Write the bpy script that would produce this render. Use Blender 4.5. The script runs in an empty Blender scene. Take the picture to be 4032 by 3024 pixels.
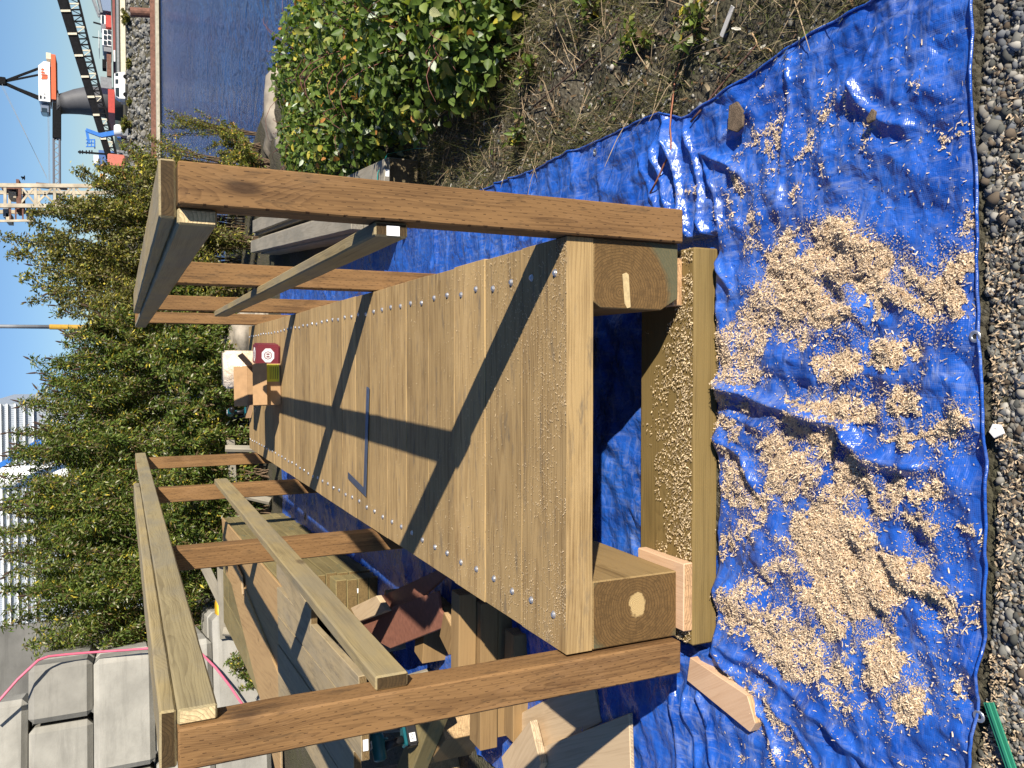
import bpy, bmesh, math, random
import numpy as np
from mathutils import Vector, Matrix, noise as mnoise
R = math.radians
rng = np.random.default_rng(7)
random.seed(7)
scene = bpy.context.scene
COL = scene.collection

# ------------------------------------------------------------------ camera (a phone held on its side: up in the world is left in the picture)
FPX, PITCH, YAW, ROLL = 3242.27, 0.4437, -0.0274, -0.0120
CAM = Vector((0.1187, -2.0806, 1.1653))
cF = Vector((math.sin(YAW)*math.cos(PITCH), math.cos(YAW)*math.cos(PITCH), -math.sin(PITCH)))
cR0 = Vector((math.cos(YAW), -math.sin(YAW), 0)); cU0 = cR0.cross(cF)
cR = cR0*math.cos(ROLL) + cU0*math.sin(ROLL); cU = -cR0*math.sin(ROLL) + cU0*math.cos(ROLL)
cam_data = bpy.data.cameras.new('camera'); cam = bpy.data.objects.new('camera', cam_data); COL.objects.link(cam)
cam_data.sensor_width = 36.0; cam_data.lens = 36.0*FPX/4032.0
cam_data.clip_start = 0.05; cam_data.clip_end = 4000
mx = Matrix((( -cU.x, cR.x, -cF.x, CAM.x), (-cU.y, cR.y, -cF.y, CAM.y), (-cU.z, cR.z, -cF.z, CAM.z), (0,0,0,1)))
cam.matrix_world = mx
scene.camera = cam
scene.render.resolution_x = 1024; scene.render.resolution_y = 768
def ray(x, y):
    return cF + cR*((3024-y-1512)/FPX) - cU*((x-2016)/FPX)
def onz(x, y, z):
    d = ray(x, y); return CAM + d*((z-CAM.z)/d.z)
def ony(x, y, Y):
    d = ray(x, y); return CAM + d*((Y-CAM.y)/d.y)

# ------------------------------------------------------------------ sky, sun, exposure
SUN_TO = Vector((1.30, -1.50, 1.0)).normalized()          # towards the sun
w = bpy.data.worlds.new('World'); scene.world = w; w.use_nodes = True
nt = w.node_tree; nt.nodes.clear()
sky = nt.nodes.new('ShaderNodeTexSky'); sky.sky_type = 'NISHITA'; sky.sun_disc = False
sky.sun_elevation = math.asin(SUN_TO.z); sky.sun_rotation = math.atan2(SUN_TO.x, SUN_TO.y)
sky.air_density = 0.9; sky.dust_density = 0.0; sky.ozone_density = 2.5; sky.altitude = 0
bg = nt.nodes.new('ShaderNodeBackground'); bg.inputs['Strength'].default_value = 0.05
wo = nt.nodes.new('ShaderNodeOutputWorld')
tint = nt.nodes.new('ShaderNodeMix'); tint.data_type = 'RGBA'; tint.blend_type = 'MULTIPLY'; tint.inputs[0].default_value = 1.0; tint.inputs[7].default_value = (0.86, 1.07, 1.42, 1)
nt.links.new(sky.outputs[0], tint.inputs[6]); nt.links.new(tint.outputs[2], bg.inputs[0]); nt.links.new(bg.outputs[0], wo.inputs[0])
sl = bpy.data.lights.new('sun', 'SUN'); sl.energy = 5.0; sl.angle = R(0.53); sl.color = (1.0, 0.93, 0.82)
so = bpy.data.objects.new('sun', sl); COL.objects.link(so)
so.rotation_euler = SUN_TO.to_track_quat('Z', 'Y').to_euler(); so.location = (20, -20, 30)
scene.view_settings.view_transform = 'Standard'; scene.view_settings.look = 'None'
scene.view_settings.exposure = 0.72; scene.view_settings.gamma = 1.0

# ------------------------------------------------------------------ node helpers
class NB:
    def __init__(s, name):
        s.m = bpy.data.materials.new(name); s.m.use_nodes = True
        s.t = s.m.node_tree; s.t.nodes.clear()
        s.out = s.t.nodes.new('ShaderNodeOutputMaterial')
    def n(s, typ, **kw):
        nd = s.t.nodes.new(typ)
        for k, v in kw.items():
            if k.startswith('_'): setattr(nd, k[1:], v)
        for k, v in kw.items():
            if not k.startswith('_'):
                s.put(nd.inputs[int(k[1:]) if k[0] == 'i' and k[1:].isdigit() else k.replace('__', ' ')], v)
        return nd
    def put(s, sock, v):
        if isinstance(v, bpy.types.Node): v = v.outputs[0]
        if isinstance(v, bpy.types.NodeSocket): s.t.links.new(v, sock)
        else:
            if sock.type == 'RGBA' and len(v) == 3: v = (*v, 1)
            sock.default_value = v
    def ma(s, op, a, b=0.0, c=None, clamp=False):
        nd = s.n('ShaderNodeMath', _operation=op, _use_clamp=clamp, i0=a, i1=b)
        if c is not None: s.put(nd.inputs[2], c)
        return nd.outputs[0]
    def vm(s, op, a, b=(0,0,0)):
        nd = s.n('ShaderNodeVectorMath', _operation=op, i0=a, i1=b); return nd.outputs[0]
    def mix(s, f, a, b, mode='MIX'):
        nd = s.t.nodes.new('ShaderNodeMix'); nd.data_type = 'RGBA'; nd.blend_type = mode
        s.put(nd.inputs[0], f); s.put(nd.inputs[6], a); s.put(nd.inputs[7], b); return nd.outputs[2]
    def noise(s, vec, scale=5.0, detail=3.0, rough=0.55, dist=0.0):
        nd = s.n('ShaderNodeTexNoise', Vector=vec, Scale=scale, Detail=detail, Roughness=rough, Distortion=dist); return nd.outputs[0]
    def ramp(s, f, stops):
        nd = s.n('ShaderNodeValToRGB', Fac=f); e = nd.color_ramp.elements
        while len(e) < len(stops): e.new(0.5)
        for i, (p, c) in enumerate(stops): e[i].position = p; e[i].color = (*c, 1) if len(c) == 3 else c
        return nd.outputs[0]
    def remap(s, v, a, b, c=0.0, d=1.0):
        nd = s.n('ShaderNodeMapRange', i0=v, i1=a, i2=b, i3=c, i4=d); return nd.outputs[0]
    def obj(s): return s.n('ShaderNodeTexCoord').outputs['Object']
    def bsdf(s, col, rough=0.7, bump=None, bstr=0.3, bdist=0.002, metal=0.0, spec=0.5, **kw):
        p = s.n('ShaderNodeBsdfPrincipled'); s.put(p.inputs['Base Color'], col); s.put(p.inputs['Roughness'], rough)
        s.put(p.inputs['Metallic'], metal); s.put(p.inputs['Specular IOR Level'], spec)
        for k, v in kw.items(): s.put(p.inputs[k.replace('__', ' ')], v)
        if bump is not None:
            b = s.n('ShaderNodeBump', Strength=bstr, Distance=bdist, Height=bump); s.t.links.new(b.outputs[0], p.inputs['Normal'])
        s.t.links.new(p.outputs[0], s.out.inputs[0]); return p

def sep(b, v):
    nd = b.n('ShaderNodeSeparateXYZ', Vector=v); return nd.outputs[0], nd.outputs[1], nd.outputs[2]

def wood(name, light, dark, end=None, ring=0.006, ringamt=0.35, blotch=0.35, incise=0.0, knots=0.0, vary=0.12, grey=0.0,
         heart=None, green=0.0, rough=0.75, center=(0.05, -0.22), stain=None, streak=0.8, endring=0.009, crack=0.5):
    """solid wood: local X is the grain; growth rings round an axis, so the end grain comes out by itself"""
    b = NB(name)
    co = b.obj(); rnd = b.n('ShaderNodeObjectInfo').outputs['Random']
    x, y, z = sep(b, co)
    ro = b.ma('MULTIPLY', rnd, 17.3)
    cx = b.n('ShaderNodeCombineXYZ', X=b.ma('ADD', x, ro), Y=b.ma('ADD', y, b.ma('MULTIPLY', rnd, 5.1)), Z=z).outputs[0]
    long_ = b.vm('MULTIPLY', cx, (0.8, 5, 5))
    warp = b.ma('MULTIPLY', b.ma('SUBTRACT', b.noise(long_, 1.6, 2), 0.5), 0.055)
    warp = b.ma('ADD', warp, b.ma('MULTIPLY', b.ma('SUBTRACT', b.noise(b.vm('MULTIPLY', cx, (0.6, 12, 12)), 2.2, 2), 0.5), 0.010))
    yc = b.ma('ADD', y, b.ma('SUBTRACT', center[0] , b.ma('MULTIPLY', rnd, 0.08)))
    zc = b.ma('ADD', z, center[1])
    rr = b.ma('SQRT', b.ma('ADD', b.ma('MULTIPLY', yc, yc), b.ma('MULTIPLY', zc, zc)))
    r2 = b.ma('ADD', rr, warp)
    if knots:
        v = b.n('ShaderNodeTexVoronoi', Vector=b.vm('MULTIPLY', cx, (1.0, 2.6, 2.6)), Scale=1.9, Randomness=1.0)
        kd = v.outputs['Distance']
        kn = b.remap(kd, 0.05, 0.11, 1.0, 0.0)
        r2 = b.ma('ADD', r2, b.ma('MULTIPLY', b.remap(kd, 0.0, 0.35, 1.0, 0.0), 0.03))
    fr = b.ma('FRACT', b.ma('DIVIDE', r2, ring))
    rg = b.ramp(fr, [(0.0, (0, 0, 0)), (0.55, (0.35,)*3), (0.9, (1,)*3), (1.0, (0.1,)*3)])
    fib = b.noise(b.vm('MULTIPLY', cx, (4, 160, 160)), 1.0, 2)
    bl = b.noise(b.vm('MULTIPLY', cx, (1.1, 5, 5)), 1.4, 4)
    f = b.ma('ADD', b.ma('MULTIPLY', rg, ringamt), b.ma('MULTIPLY', b.ma('SUBTRACT', fib, 0.5), 1.1))
    stk = b.noise(b.vm('MULTIPLY', cx, (1.8, 42, 42)), 1.0, 3, 0.6); stw = b.noise(b.vm('MULTIPLY', cx, (3.5, 14, 14)), 1.0, 4, 0.65)
    f = b.ma('ADD', f, b.ma('MULTIPLY', b.ma('SUBTRACT', stk, 0.5), 1.5*streak)); f = b.ma('ADD', f, b.ma('MULTIPLY', b.ma('SUBTRACT', stw, 0.5), 1.1*streak))
    f = b.ma('ADD', f, b.ma('MULTIPLY', b.ma('SUBTRACT', bl, 0.5), blotch*3), clamp=True)
    col = b.mix(f, light, dark)
    if knots:
        col = b.mix(b.ma('MULTIPLY', kn, knots), col, (0.045, 0.022, 0.010))
    if stain:
        sn = b.remap(b.noise(b.vm('MULTIPLY', cx, (5.0, 22, 22)), 1.1, 5, 0.7), 0.55, 0.72)
        col = b.mix(b.ma('MULTIPLY', sn, 0.85), col, stain)
        ds = b.remap(b.noise(b.vm('MULTIPLY', cx, (3.0, 7, 7)), 1.3, 5, 0.7), 0.52, 0.72)
        col = b.mix(b.ma('MULTIPLY', ds, 0.35), col, tuple(min(1, v*1.25+0.03) for v in light))
    if grey:
        gn = b.remap(b.noise(b.vm('MULTIPLY', cx, (1.5, 4, 4)), 1.7, 4), 0.42, 0.62)
        col = b.mix(b.ma('MULTIPLY', gn, grey), col, (0.20, 0.185, 0.15))
    hgt = b.ma('ADD', b.ma('MULTIPLY', fib, 0.6), b.ma('MULTIPLY', rg, 0.4))
    if incise:
        s_ = b.ma('ADD', y, z); row = b.ma('DIVIDE', s_, 0.0105)
        t_ = b.ma('ADD', b.ma('DIVIDE', x, 0.048), b.ma('MULTIPLY', b.ma('FLOOR', row), 0.37))
        wob = b.noise(b.vm('MULTIPLY', cx, (16, 74, 74)), 1.0, 0)
        dash = b.ma('MULTIPLY', b.ma('LESS_THAN', b.ma('FRACT', t_), b.ma('MULTIPLY', wob, 0.40)),
                    b.ma('LESS_THAN', b.ma('ABSOLUTE', b.ma('SUBTRACT', b.ma('FRACT', b.ma('ADD', row, b.ma('MULTIPLY', wob, 0.5))), 0.5)), 0.075))
        col = b.mix(b.ma('MULTIPLY', dash, incise), col, (0.050, 0.024, 0.010))
        hgt = b.ma('SUBTRACT', hgt, b.ma('MULTIPLY', dash, 1.5))
    # each piece a little lighter, darker or redder than the next
    tone = b.ma('ADD', 1.0-vary, b.ma('MULTIPLY', b.ma('FRACT', b.ma('MULTIPLY', rnd, 7.77)), 2*vary))
    col = b.mix(1.0, col, b.n('ShaderNodeCombineXYZ', X=tone, Y=tone, Z=b.ma('MULTIPLY', tone, 0.98)).outputs[0], 'MULTIPLY')
    nx = b.ma('ABSOLUTE', sep(b, b.n('ShaderNodeTexCoord').outputs['Normal'])[0])
    isend = b.ma('GREATER_THAN', nx, 0.75)
    if end:
        er = b.ma('FRACT', b.ma('DIVIDE', b.ma('ADD', rr, b.ma('MULTIPLY', b.noise(co, 9, 4, 0.6), 0.040)), endring)); eg = b.ramp(er, [(0.0, (0, 0, 0)), (0.6, (0.25,)*3), (0.92, (1,)*3), (1.0, (0.1,)*3)])
        ec = b.mix(b.ma('MULTIPLY', eg, 0.85), end, tuple(c*0.38 for c in end))
        ang = b.ma('ARCTAN2', yc, zc); ck_ = b.noise(b.n('ShaderNodeCombineXYZ', X=b.ma('MULTIPLY', ang, 5.0), Y=b.ma('MULTIPLY', rr, 6.0), Z=b.ma('MULTIPLY', rnd, 9.0)).outputs[0], 1.0, 3, 0.6)
        ck2 = b.remap(b.ma('ABSOLUTE', b.ma('SUBTRACT', ck_, 0.5)), 0.0, 0.012, crack, 0.0)
        ec = b.mix(ck2, ec, (0.02, 0.012, 0.006))
        ec = b.mix(b.remap(b.noise(co, 60, 3), 0.45, 0.75), ec, tuple(c*0.55 for c in end))
        saw = b.noise(b.vm('MULTIPLY', co, (1, 12, 140)), 1.0, 1)
        ec = b.mix(b.remap(saw, 0.5, 0.72, 0, 0.5), ec, tuple(c*0.5 for c in end))
        if green:
            ec = b.mix(b.ma('MULTIPLY', b.remap(b.ma('ADD', rr, b.ma('MULTIPLY', b.noise(co, 16, 4, 0.6), 0.045)), green, green+0.020), 0.6), ec, (0.085, 0.105, 0.062))
        if heart:
            hm = b.noise(co, 22, 3)
            ec = b.mix(b.remap(b.ma('ADD', rr, b.ma('MULTIPLY', hm, 0.055)), heart+0.022, heart+0.028, 1, 0), ec, b.mix(rg, (0.50, 0.36, 0.16), (0.30, 0.19, 0.08)))
        col = b.mix(isend, col, ec)
    b.bsdf(col, rough, hgt, 0.35, 0.0015, spec=0.25)
    return b.m

def plain(name, col, rough=0.6, metal=0.0, var=0.15, scale=8.0, bump=0.0, spec=0.4, bscale=None):
    b = NB(name); co = b.obj()
    n1 = b.noise(co, scale, 5, 0.6)
    c = b.mix(b.remap(n1, 0.3, 0.7), tuple(v*(1-var) for v in col), tuple(min(1, v*(1+var)) for v in col))
    b.bsdf(c, rough, b.noise(co, bscale or scale*6, 4) if bump else None, bump, 0.004, metal, spec)
    return b.m

# ------------------------------------------------------------------ mesh helpers
def link(o, parent=None):
    COL.objects.link(o)
    if parent: o.parent = parent
    return o
def tag(o, label=None, cat=None, group=None, kind=None):
    if label: o['label'] = label
    if cat: o['category'] = cat
    if group: o['group'] = group
    if kind: o['kind'] = kind
    return o
def empty(name, loc, label, cat, group=None):
    o = bpy.data.objects.new(name, None); o.empty_display_size = 0.1; o.location = loc
    link(o); return tag(o, label, cat, group)
class MB:
    def __init__(s): s.v = []; s.f = []; s.mi = []
    def add(s, vs, fs, mi=0):
        k = len(s.v); s.v += [tuple(p) for p in vs]; s.f += [tuple(i+k for i in f) for f in fs]; s.mi += [mi]*len(fs); return s
    def box(s, a, b, mi=0, M=None):
        x0, y0, z0 = a; x1, y1, z1 = b
        vs = [Vector(p) for p in ((x0,y0,z0),(x1,y0,z0),(x1,y1,z0),(x0,y1,z0),(x0,y0,z1),(x1,y0,z1),(x1,y1,z1),(x0,y1,z1))]
        if M: vs = [M @ p for p in vs]
        return s.add(vs, [(3,2,1,0),(4,5,6,7),(0,1,5,4),(1,2,6,5),(2,3,7,6),(3,0,4,7)], mi)
    def tube(s, pts, r, n=8, mi=0, cap=True):
        pts = [Vector(p) for p in pts]; rs = r if isinstance(r, (list, tuple)) else [r]*len(pts)
        rings = []; up = None
        for i, p in enumerate(pts):
            d = (pts[min(i+1, len(pts)-1)] - pts[max(i-1, 0)]).normalized()
            if up is None:
                up = Vector((0,0,1)) if abs(d.z) < 0.9 else Vector((1,0,0))
            a = d.cross(up).normalized(); c = a.cross(d).normalized(); up = c
            rings.append([p + (a*math.cos(t)+c*math.sin(t))*rs[i] for t in [2*math.pi*k/n for k in range(n)]])
        k = len(s.v); fs = []
        for i in range(len(pts)-1):
            for j in range(n): fs.append((i*n+j, i*n+(j+1)%n, (i+1)*n+(j+1)%n, (i+1)*n+j))
        if cap: fs += [tuple(range(n))[::-1], tuple((len(pts)-1)*n+j for j in range(n))]
        return s.add([p for g in rings for p in g], fs, mi)
    def bar(s, p, q, wd, ht=None, mi=0):
        """rectangular bar from p to q"""
        p, q = Vector(p), Vector(q); ht = ht or wd; d = (q-p).normalized()
        up = Vector((0,0,1)) if abs(d.z) < 0.95 else Vector((0,1,0))
        a = d.cross(up).normalized()*wd/2; c = a.cross(d).normalized()*ht/2
        vs = [p-a-c, p+a-c, p+a+c, p-a+c, q-a-c, q+a-c, q+a+c, q-a+c]
        return s.add(vs, [(0,1,2,3),(7,6,5,4),(0,4,5,1),(1,5,6,2),(2,6,7,3),(3,7,4,0)], mi)
    def lathe(s, prof, n=24, M=None, mi=0):
        vs = []; fs = []
        for r_, z_ in prof:
            for k in range(n):
                t = 2*math.pi*k/n; p = Vector((r_*math.cos(t), r_*math.sin(t), z_)); vs.append(M @ p if M else p)
        for i in range(len(prof)-1):
            for j in range(n): fs.append((i*n+j, i*n+(j+1)%n, (i+1)*n+(j+1)%n, (i+1)*n+j))
        fs += [tuple(range(n))[::-1], tuple((len(prof)-1)*n+j for j in range(n))]
        return s.add(vs, fs, mi)
    def prism(s, poly, z0, z1, mi=0, M=None):
        n = len(poly); vs = [Vector((p[0], p[1], z0)) for p in poly] + [Vector((p[0], p[1], z1)) for p in poly]
        if M: vs = [M @ p for p in vs]
        ar = sum(poly[i][0]*poly[(i+1)%n][1]-poly[(i+1)%n][0]*poly[i][1] for i in range(n))
        t, bo = tuple(range(n, 2*n)), tuple(range(n))[::-1]
        fs = [t, bo] + [(i, (i+1)%n, n+(i+1)%n, n+i) for i in range(n)]
        if ar < 0: fs = [f[::-1] for f in fs]
        return s.add(vs, fs, mi)
    def mesh(s, name):
        me = bpy.data.meshes.new(name); me.from_pydata(s.v, [], s.f); me.update(); return me
    def build(s, name, mats, parent=None, bevel=0.0, smooth=False, loc=None, rot=None, seg=1):
        me = s.mesh(name)
        for m in (mats if isinstance(mats, (list, tuple)) else [mats]): me.materials.append(m)
        if len(set(s.mi)) > 1: me.polygons.foreach_set('material_index', s.mi)
        if bevel:
            bm = bmesh.new(); bm.from_mesh(me)
            bmesh.ops.bevel(bm, geom=list(bm.edges), offset=bevel, segments=seg, affect='EDGES', clamp_overlap=True)
            bm.to_mesh(me); bm.free()
        if smooth: me.polygons.foreach_set('use_smooth', [True]*len(me.polygons))
        o = bpy.data.objects.new(name, me)
        if loc is not None: o.location = loc
        if rot is not None: o.rotation_euler = rot
        return link(o, parent)
def fast_mesh(name, verts, faces_flat, nper, mats, parent=None, smooth=False, colors=None):
    """big meshes from numpy arrays; every face has nper corners"""
    me = bpy.data.meshes.new(name); nv = len(verts); nf = len(faces_flat)//nper
    me.vertices.add(nv); me.vertices.foreach_set('co', np.asarray(verts, np.float32).ravel())
    me.loops.add(nf*nper); me.loops.foreach_set('vertex_index', np.asarray(faces_flat, np.int32))
    me.polygons.add(nf); me.polygons.foreach_set('loop_start', np.arange(0, nf*nper, nper, dtype=np.int32))
    me.polygons.foreach_set('loop_total', np.full(nf, nper, np.int32))
    if smooth: me.polygons.foreach_set('use_smooth', np.ones(nf, bool))
    if colors is not None:
        at = me.color_attributes.new('tint', 'FLOAT_COLOR', 'POINT'); at.data.foreach_set('color', np.asarray(colors, np.float32).ravel())
    for m in (mats if isinstance(mats, (list, tuple)) else [mats]): me.materials.append(m)
    me.update(calc_edges=True); me.validate()
    o = bpy.data.objects.new(name, me); return link(o, parent)

def timber_mesh(L, W, T, bevel=0.003, wane=None, jag=0.0):
    """board along local X, centred; W across (y), T thick (z)"""
    bm = bmesh.new(); n = max(2, int(L/0.12))
    prof = [(-W/2,-T/2),(W/2,-T/2),(W/2,T/2),(-W/2,T/2)]
    if wane: prof = wane(W, T)
    rings = []
    for i in range(n+1):
        xx = -L/2 + L*i/n
        rings.append([bm.verts.new((xx, p[0]+(random.uniform(-1,1)*0.0008), p[1]+random.uniform(-1,1)*0.0008)) for p in prof])
    m = len(prof)
    for i in range(n):
        for j in range(m): bm.faces.new((rings[i][j], rings[i+1][j], rings[i+1][(j+1)%m], rings[i][(j+1)%m]))
    bm.faces.new(rings[0]); bm.faces.new(rings[-1][::-1])
    bmesh.ops.recalc_face_normals(bm, faces=bm.faces)
    if bevel:
        eds = [e for e in bm.edges if e.calc_face_angle(0) > 0.5]
        bmesh.ops.bevel(bm, geom=eds, offset=bevel, segments=1, affect='EDGES', clamp_overlap=True)
    me = bpy.data.meshes.new('timber'); bm.to_mesh(me); bm.free(); return me
def timber(name, p, q, W, T, mat, parent=None, up=(0,0,1), bevel=0.003, wane=None):
    """board from p to q (centres of its ends); W is measured across, T along 'up'"""
    p, q = Vector(p), Vector(q); L = (q-p).length; X = (q-p).normalized()
    Z = Vector(up); Z = (Z - X*Z.dot(X)).normalized(); Y = Z.cross(X)
    me = timber_mesh(L, W, T, bevel, wane); me.name = name; me.materials.append(mat)
    o = bpy.data.objects.new(name, me); c = (p+q)/2
    o.matrix_basis = Matrix(((X.x,Y.x,Z.x,c.x),(X.y,Y.y,Z.y,c.y),(X.z,Y.z,Z.z,c.z),(0,0,0,1)))
    return link(o, parent)
def slab_poly(name, poly, z, th, mat, parent=None, grain=None, bevel=0.003):
    """board with a traced outline lying at height z (top); local X along the grain"""
    c = Vector((sum(p[0] for p in poly)/len(poly), sum(p[1] for p in poly)/len(poly), z))
    a = grain if grain is not None else 0.0
    ca, sa = math.cos(-a), math.sin(-a)
    lp = [((p[0]-c.x)*ca-(p[1]-c.y)*sa, (p[0]-c.x)*sa+(p[1]-c.y)*ca) for p in poly]
    o = MB().prism(lp, -th, 0).build(name, mat, parent, bevel); o.location = c; o.rotation_euler = (0,0,a); return o

# ------------------------------------------------------------------ value noise for the ground, tarp and scatter
def _hash(ix, iy, seed):
    h = (ix.astype(np.int64)*374761393 + iy.astype(np.int64)*668265263 + seed*1442695041) & 0xFFFFFFFF
    h = ((h ^ (h >> 13))*1274126177) & 0xFFFFFFFF
    return ((h ^ (h >> 16)) & 0xFFFFFF)/float(0xFFFFFF)
def vnoise(x, y, seed=0):
    x = np.asarray(x, float); y = np.asarray(y, float)
    ix, iy = np.floor(x), np.floor(y); fx, fy = x-ix, y-iy
    fx = fx*fx*fx*(fx*(fx*6-15)+10); fy = fy*fy*fy*(fy*(fy*6-15)+10)
    a, b_, c, d = _hash(ix, iy, seed), _hash(ix+1, iy, seed), _hash(ix, iy+1, seed), _hash(ix+1, iy+1, seed)
    return (a*(1-fx)+b_*fx)*(1-fy) + (c*(1-fx)+d*fx)*fy
def fbm(x, y, seed=0, oc=4):
    s = 0; a = 0.5; t = 0
    for k in range(oc):
        s = s + a*vnoise(x*2**k + 17.3*k, y*2**k + 5.7*k, seed+k); t += a; a *= 0.5
    return s/t
def ridged(x, y, seed=0, oc=3):
    s = 0; a = 0.5; t = 0
    for k in range(oc):
        s = s + a*(1-np.abs(2*vnoise(x*2**k+3.1*k, y*2**k+9.2*k, seed+k)-1))**2; t += a; a *= 0.5
    return s/t
def seg_dist(px, py, pts):
    """distance to a polyline and the fraction along it"""
    best = np.full(np.shape(px), 1e9); frac = np.zeros(np.shape(px)); n = len(pts)-1
    for i in range(n):
        ax, ay = pts[i]; bx, by = pts[i+1]; dx, dy = bx-ax, by-ay; L2 = dx*dx+dy*dy+1e-12
        t = np.clip(((px-ax)*dx+(py-ay)*dy)/L2, 0, 1); d = np.hypot(px-ax-t*dx, py-ay-t*dy)
        m = d < best; best = np.where(m, d, best); frac = np.where(m, (i+t)/n, frac)
    return best, frac
def in_poly(px, py, poly):
    ins = np.zeros(np.shape(px), bool); n = len(poly)
    for i in range(n):
        x1, y1 = poly[i]; x2, y2 = poly[(i+1) % n]
        c = ((y1 > py) != (y2 > py)) & (px < (x2-x1)*(py-y1)/((y2-y1) if y2 != y1 else 1e-12)+x1)
        ins ^= c
    return ins
def onz_np(px, py, z):
    px = np.asarray(px, float); py = np.asarray(py, float)
    a = (3024-py-1512)/FPX; b_ = (px-2016)/FPX
    dx = cF.x + cR.x*a - cU.x*b_; dy = cF.y + cR.y*a - cU.y*b_; dz = cF.z + cR.z*a - cU.z*b_
    t = (z-CAM.z)/dz
    return CAM.x+dx*t, CAM.y+dy*t

G = -0.53              # ground level; the deck top is z = 0
WATER = -4.2
BASIN = [(3.3,-40),(3.1,4),(3.6,8),(2.8,14),(0.5,22),(-14,30),(-14,141),(420,141),(420,-40)]
def ground_h(x, y):
    x = np.asarray(x, float); y = np.asarray(y, float)
    ins = in_poly(x, y, BASIN); d, _ = seg_dist(x, y, BASIN+[BASIN[0]])
    far = y > 100
    land = np.where(far, -0.35, G + 0.06*(fbm(x*0.5, y*0.5, 3)-0.5)*np.clip((np.abs(x)+np.abs(y-1)-3)/4, 0, 1))
    land = land + np.where(~far & (y > 7), -0.02*(y-7), 0)*np.clip((40-y)/33, 0, 1)
    # the bank dips gently to the right of the tarp
    land = np.where(~far, land - 0.16*np.clip((x-1.1)/2.0, 0, 1)**1.5*np.clip((9-y)/6, 0, 1), land)
    z = np.where(ins, land - np.minimum(d*0.62, 6.0), land)
    fine = (fbm(x*9, y*9, 11, 4)-0.5)*0.022*np.clip(1.6-np.abs(x-0.6)/4, 0, 1) + np.clip((x-1.03)/0.3, 0, 1)*((fbm(x*5, y*5, 13, 4)-0.5)*0.10 + (ridged(x*11, y*11, 15, 2)-0.5)*0.022)
    return z + np.where(np.hypot(x, y) < 9, fine, 0)

def grid_mesh(name, xs, ys, hfun, mat, smooth=True, mask=None):
    X, Y = np.meshgrid(xs, ys); Z = hfun(X, Y)
    V = np.stack([X, Y, Z], -1).reshape(-1, 3); nx, ny = len(xs), len(ys)
    i = np.arange((nx-1)*(ny-1)); r_, c_ = i//(nx-1), i % (nx-1); k = r_*nx+c_
    F = np.stack([k, k+1, k+nx+1, k+nx], -1)
    if mask is not None:
        fc = V[F].mean(1); F = F[mask(fc[:, 0], fc[:, 1])]
    used = np.unique(F); remap = np.zeros(len(V), int); remap[used] = np.arange(len(used))
    return fast_mesh(name, V[used], remap[F].ravel(), 4, mat, None, smooth)

# ------------------------------------------------------------------ materials of the setting
def ground_mat():
    b = NB('gravelly earth'); co = b.obj()
    n1 = b.noise(co, 3.0, 6, 0.65); n2 = b.noise(co, 45, 5, 0.7); n3 = b.noise(co, 0.15, 3)
    v = b.n('ShaderNodeTexVoronoi', Vector=co, Scale=55.0, Randomness=1.0)
    c = b.mix(b.remap(n2, 0.35, 0.68), (0.035, 0.029, 0.020), (0.135, 0.115, 0.082))
    c = b.mix(b.remap(v.outputs['Distance'], 0.1, 0.45, 0.55, 0.0), c, (0.15, 0.145, 0.125))
    c = b.mix(b.remap(n1, 0.46, 0.62, 0, 0.8), c, (0.060, 0.062, 0.024))
    c = b.mix(b.remap(n3, 0.4, 0.6, 0.2, 0.6), c, (0.11, 0.10, 0.07))
    h = b.ma('SUBTRACT', n2, b.ma('MULTIPLY', v.outputs['Distance'], 0.8))
    b.bsdf(c, 0.95, h, 0.8, 0.012, spec=0.1); return b.m
def water_mat():
    b = NB('rippled sea water'); co = b.obj()
    s1 = b.noise(b.vm('MULTIPLY', co, (1.0, 1.6, 1)), 0.45, 4, 0.65, 0.6); s2 = b.noise(b.vm('MULTIPLY', co, (1.0, 1.8, 1)), 1.8, 4, 0.65, 0.4)
    h = b.ma('ADD', s1, b.ma('MULTIPLY', s2, 0.35))
    c = b.mix(b.remap(b.noise(co, 0.07, 4), 0.4, 0.65), (0.006, 0.060, 0.215), (0.014, 0.095, 0.30))
    b.bsdf(c, 0.16, h, 1.0, 3.0, spec=0.2, IOR=1.33); return b.m
M_ground = ground_mat(); M_water = water_mat()

xs = np.unique(np.concatenate([np.linspace(-500, -14, 14), np.linspace(-14, -3, 14), np.arange(-3, 3.6, 0.035), np.linspace(3.6, 16, 26), np.linspace(16, 140, 32), np.linspace(140, 700, 12)]))
ys = np.unique(np.concatenate([np.linspace(-40, -3, 8), np.arange(-3, 4.0, 0.035), np.linspace(4.0, 14, 60), np.linspace(14, 136, 36), np.arange(136, 150, 0.8), np.linspace(150, 2500, 20)]))
ground = grid_mesh('ground', xs, ys, lambda X, Y: ground_h(X, Y), M_ground); tag(ground, kind='structure')
wm = MB().add([(-60, -40, WATER), (430, -40, WATER), (430, 150, WATER), (-60, 150, WATER)], [(0, 1, 2, 3)])
water = wm.build('water', M_water); tag(water, kind='structure')

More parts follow.
